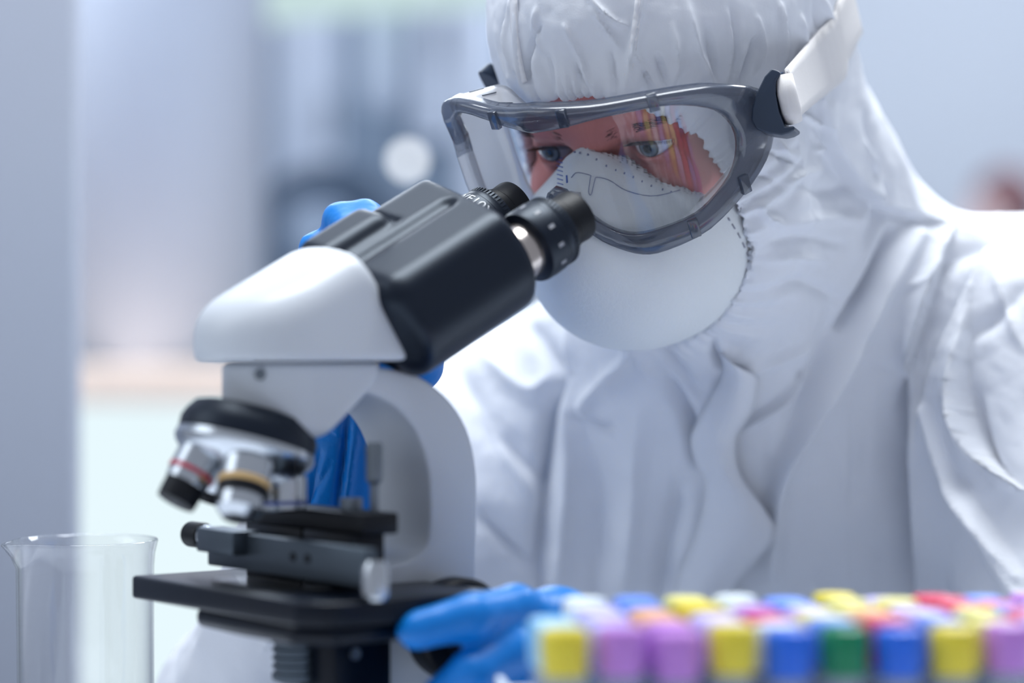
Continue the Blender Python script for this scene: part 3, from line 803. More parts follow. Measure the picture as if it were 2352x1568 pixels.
edge = spline([(1700, 850), (1738, 870), (1728, 940), (1690, 1010), (1605, 1000), (1592, 1050), (1650, 1128), (1755, 1178), (1778, 1235)], 60)
# ---- taped seams of the hood
def seam(pts, w, name='hood_seam'):
    c = spline(pts, 40); W, Fc = [], []
    for i, p in enumerate(c):
        t = norm(c[min(i + 1, 39)] - c[max(i - 1, 0)]); nn = np.array([-t[1], t[0]])
        for s in (-1, 0, 1):
            q = p + nn * w * s; h = hit(q[0], q[1], suit_outer)
            W.append(P(q[0], q[1], h[1] - 0.0022 - (0.0008 if s == 0 else 0)))
    for i in range(39):
        for j in range(2): Fc.append((i * 3 + j, i * 3 + j + 1, i * 3 + j + 4, i * 3 + j + 3))
    o = child(name, W, Fc, M_SEAM, coverall); md = o.modifiers.new('thick', 'SOLIDIFY'); md.thickness = 0.001; md.offset = 0
seam([(1468, -12), (1460, 60), (1450, 130), (1440, 180)], 8)
seam([(1180, -12), (1183, 80), (1193, 150), (1203, 190)], 8)

# ---- gloves
def sdf_part(name, fn, lo, hi, step, mat, parent, relax_n=2, split=True):
    g = [np.arange(lo[k], hi[k], step) for k in range(3)]
    V, Q = nets(fn, *g); V = relax(V, Q, relax_n)
    if split: V, Q = split_quads(V, Q); V = relax(V, Q, 1)
    return V, Q
def chain(X, pts, rr, k=0.004):
    f = None
    for a, b, ra, rb in zip(pts[:-1], pts[1:], rr[:-1], rr[1:]):
        c = s_cap(X, a, b, ra, rb); f = c if f is None else smin(f, c, k)
    return f
WR = P(800, 985, 1.315)
def glove_right(X):
    f = s_cap(X, P(690, 1290, 1.342), P(760, 1130, 1.33), 0.0385, 0.0345)
    f = smin(f, s_cap(X, P(760, 1130, 1.33), WR, 0.0345, 0.031), 0.02)
    f = smin(f, s_cap(X, WR, P(865, 800, 1.305), 0.030, 0.028), 0.02)
    f = smin(f, s_cap(X, P(830, 800, 1.305), P(800, 650, 1.300), 0.026, 0.015), 0.02)
    f = smin(f, s_cap(X, P(920, 790, 1.30), P(900, 660, 1.295), 0.022, 0.015), 0.02)
    fing = [([P(772, 660, 1.305), P(740, 592, 1.30), P(727, 574, 1.275), P(768, 610, 1.25)], [0.0115, 0.010, 0.0095, 0.0085]),
            ([P(815, 630, 1.30), P(784, 525, 1.295), P(783, 506, 1.268), P(820, 545, 1.24)], [0.0115, 0.0102, 0.0097, 0.0088]),
            ([P(865, 630, 1.298), P(836, 510, 1.292), P(838, 502, 1.265), P(872, 540, 1.238)], [0.0115, 0.0105, 0.010, 0.0085]),
            ([P(910, 650, 1.295), P(905, 545, 1.29), P(915, 530, 1.265), P(935, 570, 1.245)], [0.0105, 0.0095, 0.009, 0.008]),
            ([P(905, 880, 1.295), P(958, 838, 1.275), P(975, 800, 1.262), P(955, 740, 1.255)], [0.017, 0.0135, 0.0115, 0.009])]
    for p, r in fing: f = smin(f, chain(X, p, r), 0.0035)
    cd = norm(WR - P(690, 1290, 1.342)).astype(np.float32)
    return smax(f, -((X - P(722, 1215, 1.336).astype(np.float32)) @ cd), 0.002)
lo = P(560, 1400, 1.40); hi = P(1060, 420, 1.40)
V, Q = sdf_part('glove', glove_right, (lo[0], 1.20, lo[2] - 0.02), (hi[0], 1.41, hi[2] + 0.02), 0.0032, M_GLOVE, scientist)
N = vnormals(V, Q)
GF = [('groove', [(800, 930), (790, 1050), (770, 1190)], 9, 5.0), ('ridge', [(815, 990), (800, 1100), (790, 1200)], 12, 3.0),
      ('groove', [(735, 1040), (715, 1120), (700, 1200)], 8, 2.5), ('groove', [(700, 960), (760, 1000), (790, 1010)], 8, 2), ('groove', [(690, 1180), (740, 1100), (760, 1060)], 8, 2),
      ('groove', [(950, 840), (985, 862)], 6, 1.5), ('groove', [(940, 860), (970, 880)], 6, 1.5)]
V = crumple(V, N, GF)
g1 = child('glove', V, Q, M_GLOVE, scientist)
def glove_left(X):
    f = s_cap(X, P(1480, 1670, 1.225), P(1380, 1600, 1.205), 0.044, 0.034)
    f = smin(f, s_cap(X, P(1380, 1600, 1.205), P(1290, 1500, 1.175), 0.030, 0.026), 0.02)
    f = smin(f, s_cap(X, P(1270, 1440, 1.165), P(1250, 1580, 1.165), 0.018, 0.020), 0.02)
    fing = [([P(1255, 1440, 1.17), P(1185, 1396, 1.148), P(1085, 1415, 1.122), P(955, 1448, 1.118)], [0.0125, 0.0112, 0.0108, 0.0095]),
            ([P(1250, 1500, 1.165), P(1170, 1495, 1.135), P(1085, 1545, 1.118), P(1010, 1600, 1.122)], [0.0125, 0.0115, 0.0108, 0.0095]),
            ([P(1255, 1560, 1.165), P(1180, 1580, 1.138), P(1110, 1640, 1.122), P(1060, 1690, 1.125)], [0.0115, 0.011, 0.0100, 0.009]),
            ([P(1265, 1620, 1.168), P(1200, 1650, 1.145), P(1150, 1700, 1.132), P(1110, 1740, 1.135)], [0.0105, 0.0095, 0.009, 0.008]),
            ([P(1300, 1490, 1.195), P(1210, 1440, 1.215), P(1150, 1450, 1.232), P(1090, 1470, 1.240)], [0.015, 0.0125, 0.0115, 0.0095])]
    for p, r in fing: f = smin(f, chain(X, p, r), 0.004)
    return f
lo = P(900, 1790, 1.26); hi = P(1560, 1340, 1.26)
V, Q = sdf_part('glove', glove_left, (lo[0], 1.09, 0.772), (hi[0] + 0.03, 1.29, hi[2] + 0.02), 0.003, M_GLOVE, scientist)
g2 = child('glove', V, Q, M_GLOVE, scientist)
for g, org in ((g1, P(668, 1330, 1.345)), ): pass

# ---- respirator
def mask_dome(X):
    q = W2L(X); I = np.eye(3)
    f = s_ell(q, (0, -0.034, -0.062), I, (0.0685, 0.090, 0.067))
    f = smin(f, s_cap(q, (0, 0.004, 0.000), (0, 0.036, -0.040), 0.013, 0.022), 0.022)
    return f
MT = sorted([(abs(float(l_[0])), float(l_[2])) for l_ in [W2L(hit(a_, b_, mask_dome)) for a_, b_ in ((1345, 341), (1385, 358), (1420, 380), (1500, 417), (1560, 437), (1640, 456), (1690, 476), (1730, 508))]])
MT = [(0.0, MT[0][1] + 0.0005)] + MT
def mask_top(q): return q[..., 2] - np.interp(np.abs(q[..., 0]), [m_[0] for m_ in MT], [m_[1] for m_ in MT])
def mask_sdf(X):
    q = W2L(X); f = mask_dome(X)
    sh = np.maximum(f, -(f + 0.0030))
    sh = smax(sh, mask_top(q), 0.001)
    back = -0.036 - q[..., 1]
    sh = smax(sh, back, 0.001)
    rim = np.maximum(np.abs(q[..., 1] + 0.038) - 0.0016, np.maximum(f - 0.0060, -(f + 0.004)))     # welded flange
    rim = np.maximum(rim, mask_top(q))
    return np.minimum(sh, rim)
c = Ls(0, 0.0, -0.06)
V, Q = sdf_part('mask', mask_sdf, c - np.array([0.105, 0.115, 0.12]), c + np.array([0.12, 0.10, 0.115]), 0.0013, M_MASK, None, 2, False)
resp = thing('respirator', 'white moulded cup respirator covering nose and chin beneath the goggles', 'respirator', Ls(0, -0.036, -0.06))
child('cup', V, Q, M_MASK, resp)
def on_mask(px, py, lift=0.0006):
    h = hit(px, py, mask_dome); return P(px, py, h[1] - lift)
def print_strokes(name, segs, w, mat, lift=0.0007, parent=None):
    V, Fc = [], []
    for a, b in segs:
        pts = [on_mask(*(np.array(a) * (1 - t) + np.array(b) * t), lift) for t in np.linspace(0, 1, 4)]
        v, f = tube(pts, w, 4); Fc += [tuple(i + len(V) for i in q) for q in f]; V += v
    return child(name, V, Fc, mat, parent or resp)
# welded dashes along the right rim, blue rule marks at the bridge, dots under the upper edge
dash = spline([(1672, 500), (1700, 545), (1722, 600), (1726, 650), (1716, 690)], 40)
print_strokes('weld_line', [(dash[k], dash[k + 2]) for k in range(0, 37, 4)], 0.0005, bsdf('grey_beige_weld', lin(140, 142, 156), 0.8))
print_strokes('ruler_print', [((1278 + 3 * k / 8.0, 360 + 10 * k), (1292 + 2 * k / 8.0, 364 + 10 * k)) for k in range(7)], 0.00028, M_INKB)
print_strokes('bar_print', [((1302, 403), (1303, 420))], 0.0006, M_INKB)
ed = spline([(1318, 348), (1352, 356), (1400, 385), (1445, 402), (1490, 424), (1540, 440)], 12)
print_strokes('dot_print', [(p, p + np.array([3, 1])) for p in ed], 0.0006, M_INK)
nc = spline([(1312, 408), (1325, 396), (1355, 402), (1356, 408), (1352, 440), (1358, 446), (1366, 414), (1372, 407), (1400, 414), (1440, 438), (1500, 450), (1562, 436)], 40)
print_strokes('nose_clip_outline', [(nc[k], nc[k + 1]) for k in range(39)], 0.00022, M_INK)
print_strokes('side_print', [((1752, 585), (1762, 572)), ((1748, 600), (1758, 590))], 0.0006, M_INKB)
# head band of the respirator, slanting back into the hood
bnd = [Ls(0.060, -0.030, -0.045), Ls(0.068, -0.045, -0.03), Ls(0.074, -0.075, -0.01), Ls(0.072, -0.11, 0.01)]
child('head_band', *tube(bnd, 0.0022, 8), M_ELAS, resp)
bnd = [Ls(-0.060, -0.030, -0.045), Ls(-0.068, -0.045, -0.03), Ls(-0.074, -0.075, -0.01), Ls(-0.072, -0.11, 0.01)]
child('head_band', *tube(bnd, 0.0022, 8), M_ELAS, resp)

# ---- goggles
GA, GB, GY = 0.093, 0.060, 0.050
def gscale(z): return 1 + 0.45 * z
def gog_imp(X):
    q = W2L(X); s = gscale(q[..., 2])
    return np.sqrt((q[..., 0] / (GA * s)) ** 2 + ((q[..., 1] - (GY - GB)) / (GB * s)) ** 2) - 1
def gsurf(t, z):
    s = gscale(z); return np.array([GA * s * math.sin(t), GY - GB + GB * s * math.cos(t), z])
def gnorm(q):
    s = gscale(q[2]); return norm([q[0] / (GA * s) ** 2, (q[1] - (GY - GB)) / (GB * s) ** 2, 0.02])
OUT = [(1226, 246), (1300, 243), (1370, 237), (1480, 218), (1560, 204), (1640, 194), (1725, 200), (1757, 250), (1766, 320), (1740, 390), (1690, 460), (1620, 530), (1530, 572), (1480, 580), (1430, 568), (1380, 545), (1335, 505), (1296, 466)]
INN = [(1226, 305), (1300, 291), (1370, 272), (1480, 248), (1560, 240), (1640, 252), (1685, 287), (1698, 335), (1684, 395), (1640, 455), (1590, 497), (1510, 528), (1455, 538), (1405, 526), (1362, 500), (1320, 465), (1290, 430)]
def half_loop(px, n):
    p = spline(px, n); L = np.array([W2L(hit(a, b, gog_imp)) for a, b in p], float)
    L[0, 0] = 0; L[-1, 0] = 0; L[0, 1] = L[-1, 1] = GY
    return L
NH = 48
Oh, Ih = half_loop(OUT, NH), half_loop(INN, NH)
Oh[-1, 2] = Ih[-1, 2] - 0.012
def mirror(L): return np.concatenate([L, L[-2:0:-1] * np.array([-1, 1, 1])])
OL, IL = mirror(Oh), mirror(Ih)
for L_ in (OL, IL):
    for q_ in L_:
        if q_[0] < 0:
            if q_[2] > 0.005: q_[2] += 0.012 * (abs(q_[0]) / 0.085) ** 1.5 * min(1, (q_[2] - 0.005) / 0.015)
            q_[0] *= 0.67; lim = GA * gscale(q_[2])
            if abs(q_[0]) < lim * 0.97: q_[1] = gsurf(math.asin(q_[0] / lim), q_[2])[1]
NL = len(OL)
for k in range(NL):
    if OL[k][0] < -0.045 and OL[k][2] < 0.022: OL[k] = IL[k] + (OL[k] - IL[k]) * 0.35
gog = thing('safety_goggles', 'clear safety goggles with smoky grey frame worn over the white hood', 'goggles', L2W((0, GY, 0.01)))
rows = []
for k in range(NL):
    o_, i_ = OL[k], IL[k]; no, ni = gnorm(o_), gnorm(i_)
    w = lambda u, h: (o_ * u + i_ * (1 - u)) + norm(no * u + ni * (1 - u)) * h
    back = np.array([0, -1, 0.0])
    rows.append([w(0, -0.003), w(0, 0.0012), w(0.12, 0.0032), w(0.5, 0.0042), w(0.84, 0.0045), w(0.97, 0.003), w(1.0, 0.0), w(1.0, -0.006), w(0.8, -0.005), w(0.4, -0.004)])
m = len(rows[0]); V = [L2W(q) for r in rows for q in r]
Fc = [(k * m + j, k * m + (j + 1) % m, ((k + 1) % NL) * m + (j + 1) % m, ((k + 1) % NL) * m + j) for k in range(NL) for j in range(m)]
fr = child('frame', V, Fc, M_GFRAME, gog); fix_normals(fr); fr.data.materials.append(M_SEAL)
for k, p_ in enumerate(fr.data.polygons):
    q_ = W2L(np.array(p_.center) + np.array(gog.location))
    if q_[0] < -0.05 and q_[2] < 0.024: p_.material_index = 1
# lens
cz = -0.004; K = 14; V = [L2W(gsurf(0, cz))]; Fc = []
for k in range(1, K + 1):
    for q in IL:
        t = math.asin(max(-0.999, min(0.999, q[0] / (GA * gscale(q[2])))))
        tt, zz = t * k / K * 1.01, cz + (q[2] - cz) * k / K * 1.01
        V.append(L2W(gsurf(tt, zz)))
for j in range(NL): Fc.append((0, 1 + j, 1 + (j + 1) % NL))
for k in range(K - 1):
    for j in range(NL):
        a, b = 1 + k * NL + j, 1 + k * NL + (j + 1) % NL
        Fc.append((a, a + NL, b + NL, b))
ln = child('lens', V, Fc, M_LENS, gog); fix_normals(ln)
# soft seal running back from the frame to the face
V, Fc = [], []; S = 6
for k in range(NL):
    o_ = OL[k] * 0.9 + IL[k] * 0.1
    for j in range(S + 1):
        u = j / S; x = o_[0] * (1 - 0.20 * u); z = (o_[2] - cz) * (1 - 0.10 * u) + cz
        if o_[2] > 0.012: z -= 0.013 * u * min(1, max(0, (o_[0] + 0.042) / 0.025))
        y = o_[1] + (-0.004 - 0.026 * u)
        yl = -0.001 - (abs(x) / 0.085) ** 2 * 0.05 if abs(x) < 0.085 else -0.05
        V.append(L2W((x, max(min(y, o_[1] - 0.003 * j), yl - 0.004) if j else o_[1] - 0.003, z)))
for k in range(NL):
    for j in range(S):
        a = k * (S + 1) + j; b = ((k + 1) % NL) * (S + 1) + j
        Fc.append((a, b, b + 1, a + 1))
se = child('face_seal', V, Fc, M_SEAL, gog); fix_normals(se); md = se.modifiers.new('t', 'SOLIDIFY'); md.thickness = 0.0012
# vent ribs on the top of the seal and joining lugs along the frame
SV = V
for xq in (-0.050, -0.040, -0.028, -0.016):
    k = int(np.argmin([abs(q[0] - xq) + (0 if q[2] > 0.01 else 9) for q in OL]))
    a_, b_ = SV[k * (S + 1) + 1], SV[k * (S + 1) + 4]
    ax = norm(b_ - a_); tn = norm(np.cross(HU, ax)); up_ = np.cross(ax, tn)
    bevel(child('vent_slot', *box((a_ + b_) / 2 + up_ * 0.0006 * np.sign(up_[2]), tn, ax, up_, 0.0005, 0.0050, 0.0003), M_BUCKLE, gog), 0.0002, 2)
for px_, py_ in ((1146, 268), (1298, 264), (1498, 228), (1592, 517), (1700, 420)):
    L = W2L(hit(px_, py_, gog_imp)); nn = gnorm(L)
    c = L2W(L + nn * 0.004); nw = nn @ R_HEAD
    tx = norm(np.cross(HU, nw)); tz = np.cross(nw, tx)
    bevel(child('joining_lug', *box(c, tx, tz, nw, 0.0028, 0.0052, 0.0016), M_GFRAME, gog), 0.0006, 2)
# buckle at the temple
BK = [(1773, 157), (1789, 163), (1794, 170), (1782, 186), (1781, 215), (1788, 255), (1802, 291), (1824, 289), (1826, 298), (1812, 306), (1795, 310), (1765, 306), (1738, 297), (1726, 276), (1727, 249), (1738, 212), (1756, 175)]
dB = hit(1735, 250, gog_imp)[1]
V, Fc = prism([P(a, b, dB - 0.012 - 0.00001 * (a - 1726)) for a, b in BK], np.array([0.006, 0.026, 0.0]))
bk = bevel(child('buckle', V, Fc, M_BUCKLE, gog), 0.0035, 4)
V, Fc = prism([P(a, b, dB - 0.006) for a, b in [(1776, 175), (1800, 160), (1806, 296), (1770, 300), (1748, 280), (1750, 230)]], np.array([0.004, 0.02, 0]))
bevel(child('buckle_insert', V, Fc, bsdf('slate_buckle_inner', lin(62, 76, 98), 0.35), bk), 0.002, 2)
# same buckle on the far temple
V, Fc = prism([L2W((-0.070 - 0.006 * math.cos(a), -0.028 + 0.004 * math.sin(a) - 0.006 * abs(math.cos(a)), 0.034 + 0.013 * math.sin(a))) for a in np.linspace(0, 2 * math.pi, 16, endpoint=False)], HF * 0.012)
bevel(child('buckle', V, Fc, M_BUCKLE, gog), 0.003, 3)
# strap: folded loop at the buckle, then a band round the hood
def band(top, bot, lift, n=40, m=6):
    A, B = spline(top, n), spline(bot, n); W, Fc = [], []
    for i in range(n):
        for j in range(m + 1):
            p = A[i] * (1 - j / m) + B[i] * (j / m); h = hit(p[0], p[1], suit_outer)
            t = i / (n - 1.0); k_ = max(0.0, 1 - t / 0.45) ** 1.5
            W.append(P(p[0], p[1], (h[1] - lift(t)) * (1 - k_) + min(dB - 0.004, h[1] - 0.004) * k_))
    for i in range(n - 1):
        for j in range(m):
            a = i * (m + 1) + j; Fc.append((a, a + 1, a + m + 2, a + m + 1))
    return W, Fc
W, Fc = band([(1806, 158), (1840, 120), (1880, 75), (1912, 38), (1924, 8)], [(1834, 268), (1866, 240), (1910, 204), (1938, 178), (1945, 140)], lambda t: 0.004 + 0.004 * (1 - t))
W = list(W); n0 = 39 * 7
last = [np.array(W[n0 + j]) for j in range(7)]
for s in range(1, 9):                                # carries on round the back of the head
    a = s / 8.0 * 2.3
    for j in range(7):
        q = W2L(last[j]); cx, cy = 0.0, -0.11
        vx, vy = q[0] - cx, q[1] - cy
        dr = np.array([vx * math.cos(a) + vy * math.sin(a), -vx * math.sin(a) + vy * math.cos(a)]); dr /= np.hypot(*dr)
        rr_ = np.linspace(0.19, 0.03, 320); pts_ = np.array([L2W((cx + dr[0] * r_, cy + dr[1] * r_, q[2] + 0.004 * s)) for r_ in rr_])
        fv = suit_outer(pts_.astype(np.float32)); k0 = np.where(fv < 0.004)[0]
        W.append(pts_[k0[0]] if len(k0) else pts_[160])
for i in range(39, 47):
    for j in range(6):
        a = i * 7 + j; Fc.append((a, a + 1, a + 8, a + 7))
st = child('strap', W, Fc, M_STRAP, gog); md = st.modifiers.new('t', 'SOLIDIFY'); md.thickness = 0.0022; md.offset = 0; fix_normals(st)
V, Fc = tube([P(1800, 174, dB - 0.008), P(1808, 215, dB - 0.009), P(1818, 255, dB - 0.008), P(1824, 280, dB - 0.006)], [0.0048, 0.0055, 0.0055, 0.0046], 20)
lp = child('strap_loop', V, Fc, M_STRAP, gog)
# ribs woven into the strap
V, Fc = [], []
A, B = spline([(1806, 158), (1840, 120), (1880, 75), (1912, 38), (1924, 8)], 40), spline([(1834, 268), (1866, 240), (1910, 204), (1938, 178), (1945, 140)], 40)
for r in np.linspace(0.06, 0.94, 15):
    pts = []
    for i in range(36):
        p = A[i] * (1 - r) + B[i] * r; h = hit(p[0], p[1], suit_outer); t = i / 39.0; k_ = max(0.0, 1 - t / 0.45) ** 1.5
        pts.append(P(p[0], p[1], (h[1] - 0.0040 - 0.004 * (1 - t)) * (1 - k_) + min(dB - 0.004, h[1] - 0.004) * k_ - 0.0013))
    v, f = tube(pts, 0.00055, 5); Fc += [tuple(i + len(V) for i in q) for q in f]; V += v
child('strap_rib', V, Fc, M_STRAP, gog, kind='stuff')

# ================================================================== THE MICROSCOPE
UD, VD = np.array([0.8, 0.6, 0.0]), np.array([-0.6, 0.8, 0.0])      # towards the eyepieces / away from the camera
MO = np.array([(620 - 1176) / FPX * 1.17, 1.17, HC])                # optical axis, at camera height
def MP(u, v, z): return MO + UD * u + VD * v + Z1 * z
def PL(px, py, v):
    a = (px - 1176) / FPX; d = (v + MO @ VD) / (0.8 - 0.6 * a); return P(px, py, d)
def M2(X):
    r = X - MO.astype(np.float32)
    return r @ UD.astype(np.float32), r @ VD.astype(np.float32), r[..., 2]
mic = thing('microscope', 'white and black binocular compound microscope in the foreground', 'microscope', (MO[0], MO[1], BENCH))
def sdf_child(name, fn, c, half, step, mat, parent, rel=2):
    c = np.asarray(c); g = [np.arange(c[k] - half[k], c[k] + half[k] + step, step) for k in range(3)]
    V, Q = nets(fn, *g); return child(name, relax(V, Q, rel), Q, mat, parent)
# white head housing
def housing(X):
    u, v, z = M2(X)
    plan = np.where(u < 0.004, np.hypot(u - 0.004, v) - 0.040, np.abs(v) - 0.040)
    top = z - (0.050 - 0.54 * np.maximum(0.030 - u, 0) - 6.5 * v * v)
    end = (u - 0.044) * 0.882 + (z - 0.018) * 0.47
    f = smax(plan, top * 0.85, 0.012); f = smax(f, end, 0.008); return smax(f, -0.0094 - z, 0.004)
sdf_child('head_housing', housing, MP(0.008, 0, 0.02), (0.075, 0.075, 0.04), 0.0016, M_MWHITE, mic)
# black binocular body
EA = norm(UD * math.cos(math.radians(29)) + Z1 * math.sin(math.radians(29)))
E3 = norm(-UD * math.sin(math.radians(29)) + Z1 * math.cos(math.radians(29)))
EB = MP(0.044, 0, 0.018)
def EP(a, v, n): return EB + EA * a + VD * v + E3 * n
def Ec(X):
    r = X - EB.astype(np.float32); return r @ EA.astype(np.float32), r @ VD.astype(np.float32), r @ E3.astype(np.float32)
def rbox(p, c, h, r):
    q = [np.abs(a - b) - (hh - r) for a, b, hh in zip(p, c, h)]
    return np.sqrt(sum(np.maximum(k, 0) ** 2 for k in q)) + np.minimum(np.maximum(np.maximum(q[0], q[1]), q[2]), 0) - r
def binoc(X):
    p = Ec(X); al = math.radians(15)
    vr = p[1] * math.cos(al) + p[2] * math.sin(al); nr = -p[1] * math.sin(al) + p[2] * math.cos(al)
    f = rbox((p[0], vr, nr), (0.046, -0.0080, -0.004), (0.052, 0.0420, 0.0275), 0.013)
    f = smax(f, p[0] - (0.0835 + 0.16 * vr), 0.006)
    for v, n_, e1 in ((-0.031, -0.0172, 0.078), (0.031, -0.0135, 0.088)):
        c = np.hypot(p[1] - v, p[2] - n_) - 0.0228
        c = smax(c, np.maximum(p[0] - e1, 0.0 - p[0]), 0.006); f = smin(f, c, 0.006)
    f = smin(f, rbox((p[0], vr, nr), (0.021, 0.0165, 0.021), (0.024, 0.0135, 0.0085), 0.008), 0.002)
    f = smax(f, -(s_cap(X, EP(0.004, -0.014, 0.0218), EP(0.070, -0.014, 0.0218), 0.0045, 0.0045)), 0.003)
    f = smax(f, -(np.maximum(np.abs(p[0] - 0.0455) - 0.0016, np.maximum(0.0215 - nr, np.abs(vr - 0.0165) - 0.0135))), 0.0015)
    return f
sdf_child('binocular_body', binoc, EP(0.035, 0, -0.01), (0.085, 0.085, 0.070), 0.0017, M_MBLACK, mic)
def part(parent, name, prof, origin, axis, mat, seg=40, ang=30):
    return sharp(child(name, *lathe(prof, origin, axis, seg), mat, parent), ang)
for v, e0, n_ in ((-0.031, 0.075, -0.0172), (0.031, 0.0855, -0.0135)):
    o = EP(e0, v, n_)
    oc = part(mic, 'eyepiece', [(0, 0), (0.0172, 0), (0.0172, 0.004), (0.0148, 0.0045), (0.0145, 0.016), (0, 0.016)], o, EA, M_WARMC if v < 0 else M_CHROME)
    part(oc, 'dioptre_ring', [(0.0145, 0.0155), (0.0190, 0.0165), (0.0196, 0.0185), (0.0196, 0.0285), (0.0188, 0.0295), (0.0188, 0.0315), (0.0192, 0.0325), (0.0180, 0.037), (0.0150, 0.038), (0.0145, 0.0155)], o, EA, M_MBLACK, 48)
    part(oc, 'eyecup', [(0.0138, 0.0375), (0.0145, 0.039), (0.0145, 0.043), (0.0136, 0.044), (0.0140, 0.052), (0.0136, 0.0535), (0.0105, 0.053), (0.0095, 0.049), (0.0138, 0.0375)], o, EA, M_RUBBER, 40)
    part(oc, 'eye_lens', [(0, 0.0495), (0.004, 0.0493), (0.0096, 0.048), (0.0096, 0.046), (0, 0.046)], o, EA, M_GLASS, 32)
    x, y, a = frame_of(EA)
    for k in range(54):      # knurling
        t = 2 * math.pi * k / 54; r = x * math.cos(t) + y * math.sin(t); tn = np.cross(EA, r)
        if r[1] > 0.45: continue
        child('knurl', *box(o + EA * 0.0343 + r * 0.0186, EA, tn, r, 0.0016, 0.00055, 0.0006), M_MBLACK, oc, False)
    if v < 0:
        for k, t in enumerate(np.linspace(-1.2, 1.5, 6)):
            r = norm(-VD * math.cos(t) + E3 * math.sin(t)); tn = np.cross(EA, r)
            child('scale_mark', *box(o + EA * (0.0235) + r * 0.01965, EA, tn, r, 0.0017, 0.0010, 0.00012), M_MARK, oc, False)
# lettering on the far eyepiece, wrapped round its ring
def wrap_text(txt, size, origin, axis, rad, h, facing, parent):
    cu = bpy.data.curves.new('lettering', 'FONT'); cu.body = txt; cu.size = size; cu.align_x = 'CENTER'; cu.align_y = 'CENTER'; cu.extrude = 0.00008
    ob = bpy.data.objects.new('lettering', cu); COL.objects.link(ob)
    me = bpy.data.meshes.new_from_object(ob.evaluated_get(bpy.context.evaluated_depsgraph_get()))
    bpy.data.objects.remove(ob); bpy.data.curves.remove(cu)
    fc_ = norm(facing - axis * np.dot(facing, axis)); tn = np.cross(axis, fc_)
    V = []
    for q in me.vertices:
        a = q.co.x / rad; r = fc_ * math.cos(a) + tn * math.sin(a)
        V.append(origin + axis * (h + q.co.y) + r * (rad + 0.0001 + q.co.z))
    return child('lettering', V, [tuple(p.vertices) for p in me.polygons], M_WPRINT, parent, False)
ep_far = [c for c in bpy.data.objects if c.name.startswith('eyepiece')][-1]
wrap_text('WF10X', 0.0085, EP(0.0855, 0.031, -0.0135), EA, 0.0196, 0.0235, E3 * 0.85 - Y1 * 0.6 + UD * 0.2, ep_far)
# arm
AP = [(690, 852), (760, 843), (880, 845), (960, 862), (1030, 915), (1075, 985), (1095, 1070), (1098, 1150), (1094, 1330), (1085, 1480), (1080, 1950), (885, 1950), (885, 1400), (872, 1300), (925, 1292), (962, 1272), (984, 1235), (988, 1150), (982, 1070), (955, 990), (905, 932), (840, 902), (775, 903), (748, 945), (700, 985)]
ap = spline(AP[:9], 30).tolist() + AP[9:14] + spline(AP[13:24], 40).tolist()[1:] + [AP[24]]
V, Fc = prism([PL(a, b, -0.026) for a, b in ap], VD * 0.052)
arm = bevel(child('arm', V, Fc, M_MWHITE, mic), 0.004, 3, 30)
part(mic, 'thumb_screw', [(0, 0), (0.0035, 0), (0.0035, 0.006), (0.006, 0.007), (0.006, 0.013), (0.005, 0.014), (0, 0.014)], MP(0.053, -0.005, -0.0205), Z1, M_BRASS, 24)
bevel(child('clamp_plate', *box(MP(0.025, 0, -0.0125), UD, VD, Z1, 0.022, 0.022, 0.003), M_RUBBER, mic), 0.001, 2)
# neck
NA = norm(-UD * math.sin(math.radians(16)) - Z1 * math.cos(math.radians(16)))
NC = MP(-0.0127, 0, -0.0465)
def neck(X):
    u, v, z = M2(X)
    plan = np.where(u < 0.008, np.hypot(u - 0.008, v) - 0.030, np.abs(v) - 0.030)
    r = X - NC.astype(np.float32); low = r @ NA.astype(np.float32) + 0.006
    f = smax(plan, np.maximum(z + 0.0100, u - 0.045), 0.003)
    f = smax(f, low, 0.008)
    return smax(f, (-0.04 - z) * 0.75 + (u - 0.022) * 0.66, 0.006)
sdf_child('nosepiece_mount', neck, MP(0.008, 0, -0.03), (0.065, 0.065, 0.04), 0.0016, M_MWHITE, mic)
part(mic, 'mount_screw', [(0, 0), (0.0028, 0), (0.0028, 0.0016), (0, 0.0016)], MP(-0.016, -0.0175, -0.0155), norm(-VD - UD * 0.6), M_STEEL, 20)
# turret and objectives
tur = part(mic, 'nosepiece', [(0, -0.014), (0.024, -0.014), (0.0285, -0.0125), (0.0318, -0.008), (0.0335, -0.004), (0.0335, 0.001), (0, 0.001)], NC, NA, M_MBLACK, 56)
part(tur, 'turret', [(0.030, 0.001), (0.0335, 0.0015), (0.0345, 0.005), (0.0335, 0.008), (0.029, 0.013), (0.018, 0.0185), (0, 0.0195)], NC, NA, M_CHROME, 56)
x, y, _ = frame_of(NA)
UN = norm(UD - NA * np.dot(UD, NA))
def objective(az, specs, label, length=1.0):
    r = norm(UN * math.cos(az) + VD * math.sin(az)); r = norm(r - NA * np.dot(r, NA))
    ax = norm(NA * math.cos(math.radians(16)) + r * math.sin(math.radians(16)))
    o = NC + NA * 0.011 + r * 0.0215
    ob = part(mic, 'objective', [(0, 0), (0.0105, 0), (0.0105, 0.002), (specs[0], 0.0025), (specs[0], 0.012 * length), (0, 0.012 * length)], o, ax, M_CHROME, 36)
    ob['label'] = label
    h = 0.012 * length
    for nm, mat, r0, r1, dh in specs[1]:
        part(ob, nm, [(0, h), (r0, h), (r0, h + dh * 0.15), (r0, h + dh * 0.6), (r1, h + dh), (0, h + dh)], o, ax, mat, 36); h += dh
